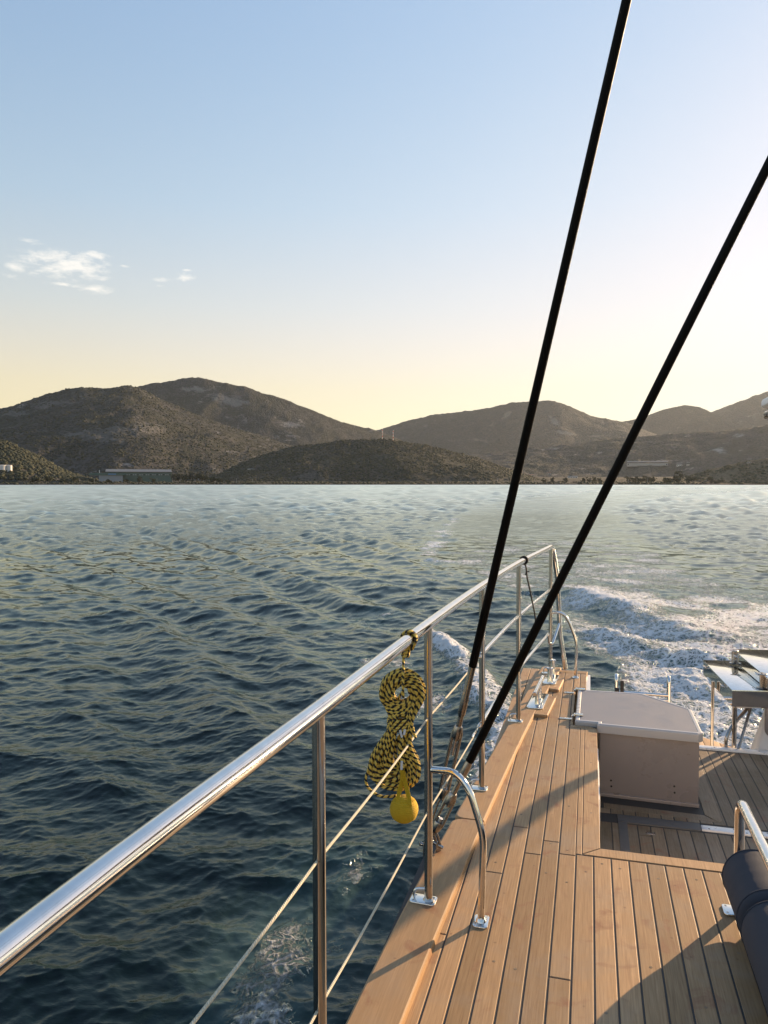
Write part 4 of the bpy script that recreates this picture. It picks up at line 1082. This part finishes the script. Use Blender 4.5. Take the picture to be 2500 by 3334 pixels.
secs = [[(*p, 1.455) for p in inset(lidp, .006)], [(*p, 1.452) for p in inset(lidp, .001)], [(*p, 1.458) for p in lidp], [(*p, 1.496) for p in lidp], [(*p, 1.503) for p in inset(lidp, .003)], [(*p, 1.5065) for p in inset(lidp, .009)], [(*p, 1.5065) for p in inset(lidp, .024)], [(*p, 1.5025) for p in inset(lidp, .028)]]
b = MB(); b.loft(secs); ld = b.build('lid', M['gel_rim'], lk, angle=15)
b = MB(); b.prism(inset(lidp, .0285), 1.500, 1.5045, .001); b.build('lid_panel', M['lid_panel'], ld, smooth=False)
for (u0, v0, u1, v1) in ((1822, 2330, 1898, 2336), (1838, 2245, 1905, 2254)):
    a_, c_ = pz(u0, v0, 1.49), pz(u1, v1, 1.5)
    mid = (-.090, (a_.y + c_.y) / 2)
    b = MB(); b.box(a_.x, -.096, mid[1] - .013, mid[1] + .013, ZD + .0005, ZD + .006, .002); b.box(-.086, c_.x, mid[1] - .014, mid[1] + .014, 1.507, 1.519, .003)
    b.lathe([(.007, -.018), (.0085, -.016), (.0085, .016), (.007, .018)], (-.091, mid[1], 1.500), (0, 1, 0), 12); hg = b.build('hinge', M['steel'], lk)
    b = MB()
    for q in (.2, .5, .8): b.lathe([(.004, 0), (.004, .0005), (0, .0007)], (a_.x + (-.096 - a_.x) * q, mid[1], ZD + .0058), n=8); b.lathe([(.004, 0), (.004, .0005), (0, .0007)], (-.086 + (c_.x + .086) * q, mid[1], 1.5188), n=8)
    b.build('screws', M['steel_dark'], hg)['kind'] = 'stuff'

# ------------------------------------------------------------------ boarding ladder folded on the platform
ldr = thing('boarding_ladder', 'stainless boarding ladder folded upright behind the locker', 'ladder', (.7, 7.4, .6))
YL = 7.42
pl_, pr_ = py(2006, 2200, YL), py(2177, 2207, YL)
for q in (pl_, pr_):
    b = MB(); b.tube(fillet([(q.x, YL - .05, .598), (q.x, YL - .05, q.z - .02), (q.x, YL - .01, q.z + .012), (q.x + .004, YL + .05, q.z - .01), (q.x + .006, YL + .06, .56)], .035), .0165, 14); b.build('handle', M['steel'], ldr)
for v in (2250, 2266):
    z_ = py(2090, v + 4, YL).z
    b = MB(); b.tube([(pl_.x, YL - .05, z_), (pr_.x, YL - .05, z_)], .0155, 14, cap=True); b.build('rung', M['steel'], ldr)
q = py(2025, 2222, YL - .06)
b = MB(); b.box(q.x - .016, q.x + .016, YL - .085, YL - .06, q.z - .13, q.z + .02, .006); b.lathe([(.026, -.02), (.026, .02)], (q.x + .01, YL - .075, q.z - .11), (1, 0, 0), 14); b.lathe([(.022, -.02), (.022, .02)], (q.x - .045, YL - .07, q.z - .075), (1, 0, 0), 14); b.build('bracket', M['black'], ldr)

# ------------------------------------------------------------------ mirror-polished boxes on legs by the stern
sb = thing('stainless_box_stand', 'two stepped mirror-polished steel boxes on tube legs at the stern', 'steel boxes', (1.2, 6.3, ZF))
zt = 1.5; A1, A2, A3 = pz(2384, 2246, zt), pz(2495, 2248, zt), pz(2290, 2149, zt)
e1 = (A3 - A1); wv_ = Vector((.30, .058, 0))
def sbox(o, zt_, h_, w_, name):
    p = [o, o + w_, o + w_ + e1, o + e1]; poly = [(q.x, q.y) for q in p]
    b = MB(); b.prism(poly, zt_ - h_, zt_ - .012, .0, .012); bx2 = b.build(name, M['mirror'], sb)
    b = MB(); b.prism(inset(poly, -.004), zt_ - .0115, zt_, .002); b.build('top_plate', M['mirror'], bx2)
    l_ = e1.normalized(); nrm = Vector((-l_.y, l_.x, 0))
    for f_ in (.2, .82):
        c_ = o + e1 * f_ + nrm * .004
        b = MB(); b.tube(fillet([c_ + Vector((0, 0, zt_ - zt - .03)), c_ + nrm * .022 + Vector((0, 0, zt_ - zt - .022)), c_ + l_ * .07 + nrm * .022 + Vector((0, 0, zt_ - zt - .022)), c_ + l_ * .07 + Vector((0, 0, zt_ - zt - .03))], .012), .004, 8); b.build('loop_handle', M['steel'], bx2)
    return bx2
sbox(A1, zt, .135, wv_, 'lower_box')
up_o = pz(2499, 2206, 1.605); up_o = Vector((up_o.x, up_o.y, zt))
sbox(up_o, 1.605, .10, Vector((.34, .06, 0)), 'upper_box')
for f_ in (.1, .93):
    c_ = up_o + e1 * f_ + Vector((-.012, 0, 0))
    b = MB(); b.lathe([(.016, zt + .002), (.016, 1.60)], (c_.x, c_.y, 0), n=14)
    for z_ in (zt + .0025, 1.607): b.lathe([(.034, z_), (.036, z_ + .002), (.034, z_ + .004), (.006, z_ + .0055), (.006, z_ + .012), (0, z_ + .0125)], (c_.x, c_.y, 0), n=18)
    b.build('hinge_post', M['steel_dark'], sb)
l1 = py(2321, 2226, 6.38)
for (tx, ty, tz, fz) in ((l1.x, l1.y, l1.z, .6), (pz(2391, 2441, ZF).x, pz(2391, 2441, ZF).y + .04, zt - .13, .6), (pz(2399, 2442, ZF).x, pz(2399, 2442, ZF).y + .09, zt - .13, .6)):
    b = MB(); b.tube([(tx, ty, fz + .004), (tx, ty, tz + .02)], .0125, 12); b.lathe([(.024, 0), (.024, .005), (.0135, .008)], (tx, ty, fz), n=14); b.build('leg', M['steel_post'], sb)
b = MB(); b.tube(fillet([pz(2363, 2437, ZF), py(2363, 2405, 5.93), py(2378, 2370, 5.97), py(2442, 2297, 6.1)], [.06, .05]), .0125, 12); b.build('bent_strut', M['steel_dark'], sb)
b = MB(); b.tube([pz(2402, 2443, ZF), py(2446, 2297, 6.1)], .0105, 12); b.build('strut', M['steel_dark'], sb)

# ------------------------------------------------------------------ moulded seat pod at the right edge
pod = thing('moulded_seat', 'white moulded seat side with a slanted edge at the right frame edge', 'seat', (1.5, 6.0, ZF))
q0, q1 = py(2441, 2447, 6.12), py(2500, 2275, 6.12)
dx_, dz_ = q1.x - q0.x, q1.z - q0.z
poly = [(q0.x - .03, q0.z - .08), (q1.x, q1.z), (q1.x + dx_ * .5, q1.z + dz_ * .4), (q1.x + .3, q1.z + dz_ * .62), (q1.x + .75, q1.z + dz_ * .62), (q1.x + .8, q0.z - .08)]
b = MB(); P_ = [poly, poly]
secs = [[(x, y, z) for x, z in pp] for y, pp in ((5.96, inset(poly, .02)), (5.965, inset(poly, .008)), (5.98, poly), (6.11, poly), (6.12, inset(poly, .006)))]
b.loft(secs); b.build('shell', M['gel_white'], pod)
q2 = py(2497, 2345, 5.955)
b = MB(); b.prism(rrect(0, 0, .13, .24, .05), 0, .012, .005, M=Matrix.Translation((q2.x + .05, 5.9605, q2.z)) @ Matrix.Rotation(math.radians(90), 4, 'X')); b.build('recess_panel', M['gel'], pod)

# ------------------------------------------------------------------ padded hoop at the lower right
ph = thing('padded_hoop', 'low stainless hoop with navy padded rolls at the lower right', 'handrail', (.53, 2.4, ZD))
ft = pz(2402, 2968, ZD); zc_ = 1.628; rr_ = .102
xl = pz(2341, 2815, zc_); xc = xl.x + rr_
yj = pz(2404, 3005, zc_).y
t_end = pz(2500, 2792, 1.885)
lean = (t_end.x - ft.x) / max(.05, ft.y - t_end.y)
b = MB(); b.tube(fillet([(ft.x, ft.y, ZD + .003), (ft.x, ft.y - .004, 1.885), (ft.x + lean * 1.5, ft.y - 1.5, 1.885), (ft.x + lean * 1.5, ft.y - 1.5, ZD)], .07, 10), .0172, 20); b.build('tube', M['steel'], ph)
base_plate(ft.x - .012, ft.y - .004, ZD + .0005, .078, .07, ph, 0, True)
def roll(y0, y1, nm):
    prof = [(.0, 0)] + [(rr_ * (.62 + .38 * math.sin(a)), .028 * (1 - math.cos(a))) for a in np.linspace(0.0, math.pi / 2, 7)]
    L__ = y1 - y0
    pr = prof + [(rr_ * (1 + .006 * math.sin(k * 2.1)), .03 + (L__ - .06) * k / 12) for k in range(1, 12)] + [(r_, L__ - h_) for r_, h_ in reversed(prof)]
    b = MB(); b.lathe(pr, (xc, y1, zc_), (0, -1, 0), 40); pd = b.build(nm, M['cushion'], ph, angle=60)
    for yy_ in (y1 - .028, y0 + .028):
        b = MB(); b.tube([(xc + (rr_ + .0005) * math.cos(a), yy_, zc_ + (rr_ + .0005) * math.sin(a)) for a in np.linspace(0, 2 * math.pi, 40, endpoint=False)], .0028, 6, closed=True); b.build('piping', M['cushion'], pd)
roll(yj + .006, ft.y - .022, 'padding'); roll(yj - 1.15, yj - .006, 'padding')

# ------------------------------------------------------------------ canopy whose corner shows at the right edge
cn = thing('canopy', 'white canopy corner with a dark underside frame above the right edge', 'canopy', (1.6, 4.5, 2.0))
k0 = py(2473, 1316, 5.2)
b = MB(); b.prism(rrect(k0.x + .9, k0.y - 1.1, 1.8, 2.2, .05), k0.z - .030, k0.z + .03, .02, .012); b.build('panel', M['white'], cn)
b = MB()
for dz_ in (.06, .085): b.tube([(k0.x + .02, k0.y - .03, k0.z - dz_), (k0.x + 1.78, k0.y - .03, k0.z - dz_)], .012, 10)
b.tube([(k0.x + .03, k0.y - .04, k0.z - .06), (k0.x + .03, k0.y - 2.15, k0.z - .06)], .012, 10)
for k in range(5): b.tube([(k0.x + .15 + .4 * k, k0.y - .03, k0.z - .085), (k0.x + .15 + .4 * k, k0.y - 2.1, k0.z - .05)], .009, 8)
b.build('frame', M['steel_dark'], cn)
pa, pb = Vector((1.62, 6.5, 2.19)), Vector((1.62, 3.75, k0.z - .06))
b = MB(); b.tube(fillet([(2.62, 6.45, ZF), (2.6, 6.5, 1.62), pa, pb], [.2, .25], 8), [.05] * 9 + [.046] * 11, 14, flat=.8); b.build('added_shadow_leg', M['gel_white'], cn)  # unseen leg added to throw a shadow band over the side deck
b = MB(); b.tube([(2.7, 3.75, k0.z - .06), (2.7, 5.6, 1.06)], .05, 12); b.build('arch_strut', M['gel_white'], cn)

# coaming added just right of the frame, out of view, to shadow the deck
co = thing('unseen_shade_block', 'unseen white block added right of the padded hoop to shade the deck', 'shade block', (1.4, 1.5, ZD))
prof = [(-1.2, ZD), (3.12, ZD), (3.12, 1.68), (3.09, 1.75), (3.03, 1.79), (2.9, 1.815), (-1.2, 1.815)]
b = MB(); b.loft([[(x, y, z) for y, z in pp] for x, pp in ((.78, inset(prof, .02)), (.79, inset(prof, .006)), (.81, prof), (2.4, prof))]); b.build('shade_block_wall', M['gel_white'], co, angle=25)
b = MB(); b.box(.84, 2.38, -1.1, 2.85, 1.816, 1.836, .008); b.build('cap_board', M['teak'], co, smooth=False)

# ------------------------------------------------------------------ far shore: buildings, tanks, masts, poles, trees
M['fac_wall'] = simple('factory_wall', (.25, .27, .29), .7, 0, .05, .3); M['fac_green'] = simple('green_cladding', (.055, .105, .085), .5, 0, .1, .3)
M['fac_roof'] = simple('grey_roof', (.11, .115, .118), .6, 0, .12, .2); M['fac_blue'] = simple('blue_sign', (.10, .22, .40), .5); M['glass'] = simple('window_glass', (.03, .035, .04), .1)
M['tank'] = simple('tank_white', (.60, .58, .55), .5, 0, .05, .3); M['red'] = simple('mast_red', (.45, .06, .04), .6); M['tile'] = simple('red_roof_tile', (.36, .14, .07), .8, 0, .15, .8)
M['stone'] = simple('pale_render', (.34, .32, .29), .8, 0, .08, .3); M['bark'] = simple('bark', (.09, .07, .05), .9, 0, .2, 1.0); M['concrete'] = simple('pole_grey', (.30, .30, .29), .8)
def fbox(name, u0, u1, R, v_top, v_bot, depth, material, parent, z0=None, frame=None):
    """block facing the water whose front spans photo columns u0..u1 at distance R"""
    a, c_ = far(u0, R), far(u1, R); e = (c_ - a); nrm = Vector((-e.y, e.x, 0)).normalized()
    zt_ = CAMZ + R * ray((u0 + u1) / 2, v_top).z / math.hypot(*ray((u0 + u1) / 2, v_top)[:2]); zb = CAMZ + R * ray((u0 + u1) / 2, v_bot).z / math.hypot(*ray((u0 + u1) / 2, v_bot)[:2])
    if z0 is not None: zb = z0
    b = MB(); b.prism([(a.x, a.y), (c_.x, c_.y), ((c_ + nrm * depth).x, (c_ + nrm * depth).y), ((a + nrm * depth).x, (a + nrm * depth).y)], zb, zt_)
    return b.build(name, material, parent, smooth=False)
fac = thing('factory', 'long low factory with a green front and grey roof at the left shore', 'factory', on_plain(420, 1560))
fbox('wall', 322, 400, 1545, 1546, 1558, 30, M['fac_wall'], fac, 1.5)
fbox('green_fascia', 289, 412, 1543.5, 1540, 1547.5, 34, M['fac_green'], fac)
fbox('sign_panel', 352, 378, 1543, 1542, 1545.5, .4, M['fac_blue'], fac)
fbox('main_hall', 343, 560, 1575, 1538, 1560, 60, M['fac_green'], fac, 1.5)
a_, c_ = far(343, 1572), far(560, 1572); nrm = Vector((-(c_ - a_).y, (c_ - a_).x, 0)).normalized()
z1 = CAMZ + 1572 * ray(450, 1538).z; z2 = z1 + 5.6
b = MB(); b.loft([[a_ + Vector((0, 0, z1)), a_ + nrm * 32 + Vector((0, 0, z2)), a_ + nrm * 64 + Vector((0, 0, z1))], [c_ + Vector((0, 0, z1)), c_ + nrm * 32 + Vector((0, 0, z2)), c_ + nrm * 64 + Vector((0, 0, z1))]]); rf = b.build('roof', M['fac_roof'], fac, smooth=False)
for k in range(22):
    u = 405 + k * 7; f_ = fbox('window', u, u + 4.0, 1573, 1544.0, 1547.2, .3, M['fac_wall'] if k % 3 else M['glass'], fac)
fbox('vent_stack', 323, 325.5, 1546, 1530, 1541, 1.5, M['tank'], fac)
def cyl_tank(u, v_top, v_bot, R, wpx, label):
    c_ = far(u, R); zb = CAMZ + R * ray(u, v_bot).z; zt_ = CAMZ + R * ray(u, v_top).z; r_ = wpx / FPX * R / 2
    t = thing('storage_tank', label, 'tank', (c_.x, c_.y, zb), 'white tanks at the left shore')
    b = MB(); b.lathe([(r_, -14), (r_, zt_ - zb)], (c_.x, c_.y, zb), n=28); b.build('shell', M['tank'], t)
    b = MB(); b.lathe([(r_ * 1.01, 0), (r_ * .5, .5), (0, .8)], (c_.x, c_.y, zt_), n=28); b.build('roof', M['tank'], t)
    b = MB()
    for k in range(10): a = 2 * math.pi * k / 10; b.tube([(c_.x + r_ * math.cos(a), c_.y + r_ * math.sin(a), zt_), (c_.x + r_ * math.cos(a), c_.y + r_ * math.sin(a), zt_ + 1.2)], .08, 5)
    b.tube([(c_.x + r_ * math.cos(a), c_.y + r_ * math.sin(a), zt_ + 1.2) for a in np.linspace(0, 6.28, 20, endpoint=False)], .08, 5, closed=True); b.build('railing', M['tank'], t)
cyl_tank(8, 1521.5, 1542, 1490, 21, 'white round tank cut by the left edge of the frame')
cyl_tank(30, 1521.5, 1542, 1492, 17, 'white round tank standing fully inside the left edge')
wh = thing('shed', 'long low white shed in front of the round tanks', 'shed', far(30, 1478, 10))
fbox('wall', -40, 72, 1478, 1543, 1549, 8, M['tank'], wh, 2); fbox('roof', -41, 73, 1477.5, 1542.2, 1543, 9, M['fac_roof'], wh)
for k in range(5): fbox('door', -20 + 18 * k, -12 + 18 * k, 1477.8, 1544.5, 1549, .3, M['fac_roof'], wh)
# masts
for u, vt, vb, lb in ((1245, 1399, 1436, 'left one of two thin lattice masts on the low hill'), (1280, 1403, 1434, 'right one of two thin lattice masts on the low hill')):
    g = on_hill(HK, u, R=1990); zt_ = CAMZ + 1990 * ray(u, vt).z; H_ = zt_ - g.z + 2; t = thing('lattice_mast', lb, 'mast', (g.x, g.y, g.z - 2), 'masts on the low hill')
    nseg = 7
    for k in range(nseg):
        z0_, z1_ = g.z - 2 + H_ * k / nseg, g.z - 2 + H_ * (k + 1) / nseg; b = MB()
        cs = [(-.7, -.7), (.7, -.7), (.7, .7), (-.7, .7)]
        for i in range(4):
            x0, y0 = cs[i]; x1, y1 = cs[(i + 1) % 4]
            b.tube([(g.x + x0, g.y + y0, z0_), (g.x + x0, g.y + y0, z1_)], .17, 5); b.tube([(g.x + x0, g.y + y0, z0_), (g.x + x1, g.y + y1, z1_)], .11, 4); b.tube([(g.x + x1, g.y + y1, z0_), (g.x + x0, g.y + y0, z1_)], .11, 4)
        b.build('lattice_section', M['tank'] if k % 2 else M['red'], t)
    for k, zf in enumerate((.55, .8, .95)): b = MB(); b.lathe([(.2, 0), (1.0, .15), (1.0, .5)], (g.x + .9 * (-1) ** k, g.y - .9, g.z + H_ * zf), (-.3, -1, 0), 12); b.build('dish', M['tank'], t)
# houses and sheds on the right
def house(u0, u1, R, vt, vb, label, roofm, name='house', wallm='stone', depth=9, nwin=3):
    um = (u0 + u1) / 2; R, zg = site(um, vb, max(1430, R - 250)); g = far(um, R); zb = CAMZ + R * ray(u0, vb).z; zt_ = CAMZ + R * ray(u0, vt).z
    t = thing(name, label, 'house' if name == 'house' else 'building', (g.x, g.y, zb))
    fbox('wall', u0, u1, R, vt, vb, depth, M[wallm], t, min(zb, zg) - 2)
    a, c_ = far(u0 - .4, R - .6), far(u1 + .4, R - .6); nr = Vector((-(c_ - a).y, (c_ - a).x, 0)).normalized(); h_ = max(1.2, (zt_ - zb) * .35)
    b = MB(); b.loft([[q + Vector((0, 0, zt_)), q + nr * (depth / 2 + .6) + Vector((0, 0, zt_ + h_)), q + nr * (depth + 1.2) + Vector((0, 0, zt_))] for q in (a, c_)]); b.build('roof', M[roofm], t, smooth=False)
    for k in range(nwin):
        uu = u0 + (u1 - u0) * (k + .3) / nwin; fbox('window', uu, uu + (u1 - u0) / nwin * .4, R - .15, vt + (vb - vt) * .25, vt + (vb - vt) * .7, .2, M['glass'], t)
LK = 'long low brown ridge across the valley on the right'
house(2040, 2174, 2350, 1508, 1517, 'very long pale building on the plain between shroud and right edge', 'fac_roof', 'long_building', 'stone', 30, 14)
house(2202, 2220, 2300, 1513, 1518, 'small white house right of the very long building', 'fac_roof', 'house', 'tank', 12, 3)
house(2234, 2244, 2300, 1512, 1517, 'tiny white house, second right of the very long building', 'fac_roof', 'house', 'tank', 10, 2)
house(1722, 1738, 1520, 1547, 1552, 'small house with an orange roof right of the first shroud', 'tile', 'house', 'stone', 9, 2)
house(1848, 1880, 1500, 1552, 1557, 'low white bungalow near the shore between the two shrouds', 'fac_roof', 'house', 'tank', 10, 4)
house(1780, 1792, 1530, 1541, 1545, 'tiny pale house on the slope between the two shrouds', 'tile', 'house', 'stone', 8, 2)
house(640, 654, 1455, 1558, 1561.5, 'low white boat shed by the dark trees at the shore', 'fac_roof', 'house', 'tank', 8, 3)
house(2430, 2446, 1610, 1503, 1508, 'small pale house on top of the dry grass point', 'fac_roof', 'house', 'stone', 8, 2)
house(806, 828, 1700, 1528, 1532, 'pale stone hut on the scrub slope left of the masts', 'fac_roof', 'house', 'stone', 6, 1)
# roadside poles
pp = [260, 307, 459, 511, 562, 770, 821, 1500, 1560, 1620, 1741, 1923, 2045, 2108]
where = ['first from the left by the shore road', 'second from the left by the shore road', 'third from the left, in front of the factory', 'fourth from the left, in front of the factory', 'at the right end of the factory', 'just right of the boat shed', 'second right of the boat shed', 'below the mast hill, left of three', 'below the mast hill, middle of three', 'below the mast hill, right of three', 'just right of the steep shroud', 'just left of the slanting shroud', 'just right of the slanting shroud', 'left of the big round tree']
for u, wh_ in zip(pp, where):
    g = on_plain(u, 1428); t = thing('utility_pole', 'thin pole ' + wh_, 'pole', g, 'poles along the far shore')
    b = MB(); b.tube([g - Vector((0, 0, 1)), g + Vector((0, 0, 9.2))], [.26, .17], 6); b.build('shaft', M['concrete'], t)
    b = MB(); b.tube([g + Vector((-1.1, 0, 8.7)), g + Vector((1.1, 0, 8.7))], .12, 5); b.build('crossarm', M['concrete'], t)
# trees
def tree(u, R, h_, w_, label, seedv, dark=0):
    g = on_plain(u, R); r = np.random.default_rng(seedv)
    t = thing('tree', label, 'tree', g, 'trees along the far shore')
    b = MB(); b.tube([g - Vector((0, 0, 1)), g + Vector((.1, 0, h_ * .3)), g + Vector((.2, .1, h_ * .7))], [h_ * .035, h_ * .026, h_ * .01], 6)
    for k in range(5):
        a = 2 * math.pi * k / 5 + r.random(); b.tube([g + Vector((.1, 0, h_ * (.25 + .08 * k))), g + Vector((w_ * .35 * math.cos(a), w_ * .35 * math.sin(a), h_ * (.45 + .08 * k)))], [h_ * .014, h_ * .004], 4)
    b.build('trunk', M['bark'], t)
    n_ = 150; V = []; F = []
    cen = [(r.normal(0, .22, 3) * np.array([w_, w_, h_ * .9]) + np.array([0, 0, h_ * .58])) for _ in range(9)]
    for i in range(n_):
        c0 = cen[i % 9] + r.normal(0, .13, 3) * np.array([w_, w_, h_ * .7]); c0[2] = min(max(c0[2], h_ * .2), h_)
        s_ = r.uniform(.5, 1.0) * w_ * .12
        for j in range(2):
            d1, d2 = r.normal(size=3), r.normal(size=3); d1 /= np.linalg.norm(d1); d2 /= np.linalg.norm(d2); o_ = len(V)
            for (x, y) in ((-1, -.6), (1, -.6), (.7, .8), (-.7, .8)): V.append(tuple(np.array(g) + c0 + s_ * (x * d1 + y * d2)))
            F.append((o_, o_ + 1, o_ + 2, o_ + 3))
    b = MB(); b.add(V, F); cr = b.build('crown', M['leaf'], t, smooth=False)
    at = cr.data.attributes.new('tone', 'FLOAT', 'POINT'); at.data.foreach_set('value', np.repeat(r.random(len(V) // 8) * .8, 8).astype(np.float32))
TR = [(2207, 1450, 20, 18, 'big round tree, tallest on the right shore'), (2165, 1440, 10, 12, 'bushy tree just left of the big round tree'), (2183, 1436, 9, 10, 'low tree touching the left side of the big round tree'),
      (2256, 1445, 12, 17, 'broad dark tree right of the big round tree'), (2312, 1440, 11, 12, 'dark tree, second right of the big round tree'), (2345, 1438, 6, 10, 'low bush-like tree, third right of the big round tree'),
      (605, 1470, 17, 12, 'dark tree leftmost of the clump right of the factory'), (622, 1475, 19, 13, 'tall dark tree, second of the clump right of the factory'), (640, 1478, 20, 13, 'tallest dark tree in the clump right of the factory'), (655, 1474, 18, 12, 'dark tree, fourth of the clump right of the factory'), (670, 1470, 15, 11, 'dark tree, fifth of the clump right of the factory'),
      (566, 1500, 17, 11, 'dark tree touching the right end of the factory'), (580, 1500, 16, 11, 'dark tree second from the right end of the factory'), (594, 1495, 15, 11, 'dark tree third from the right end of the factory'),
      (456, 1440, 13, 11, 'tree standing before the middle of the factory'), (412, 1435, 9, 10, 'bushy tree before the green factory front'), (354, 1430, 7, 11, 'low bushy tree before the white factory wall'), (500, 1438, 9, 10, 'bushy tree before the right half of the factory'), (300, 1440, 9, 11, 'tree at the left end of the factory'),
      (115, 1432, 13, 14, 'tree in front of the white shed'), (160, 1440, 12, 13, 'tree right of the white shed'), (205, 1450, 11, 12, 'second tree right of the white shed'), (245, 1460, 12, 12, 'third tree right of the white shed'),
      (692, 1450, 10, 13, 'round tree right of the tall dark clump'), (712, 1446, 9, 12, 'second round tree right of the tall dark clump'), (745, 1440, 6, 10, 'low tree left of the mast hill foot')]
for k in range(7): TR.append((2048 + 13 * k, 1452 + 3 * (k % 3), 13 - (k % 2) * 2, 10, 'dark tree %s of the row right of the slanting shroud' % ['first', 'second', 'third', 'fourth', 'fifth', 'sixth', 'seventh'][k]))
for k, u in enumerate((1770, 1800, 1838, 1900, 1918, 1935, 1952)): TR.append((u, 1450 + 6 * (k % 2), 9 + (k % 3) * 1.5, 9, 'small tree %s from the left between the two shrouds' % ['first', 'second', 'third', 'fourth', 'fifth', 'sixth', 'seventh'][k]))
for k, (u, R, h_, w_, lb) in enumerate(TR): tree(u, R, h_, w_, lb, 100 + k)

# ------------------------------------------------------------------ haze
hm = bpy.data.materials.new('haze_air'); hm.use_nodes = True
n = NT(hm.node_tree); n.n.clear()
pv = n.new('ShaderNodeVolumePrincipled', ins={'Color': (.80, .90, 1.0, 1), 'Density': 1.6e-5, 'Anisotropy': .4}); o = n.new('ShaderNodeOutputMaterial'); n.l.new(pv.outputs[0], o.inputs['Volume'])
b = MB(); b.box(-16800, 16800, -16800, 16800, -60, 1150); hz = b.build('haze', hm, smooth=False)
tag(hz, 'thin evening haze over the whole bay', 'haze', kind='stuff')
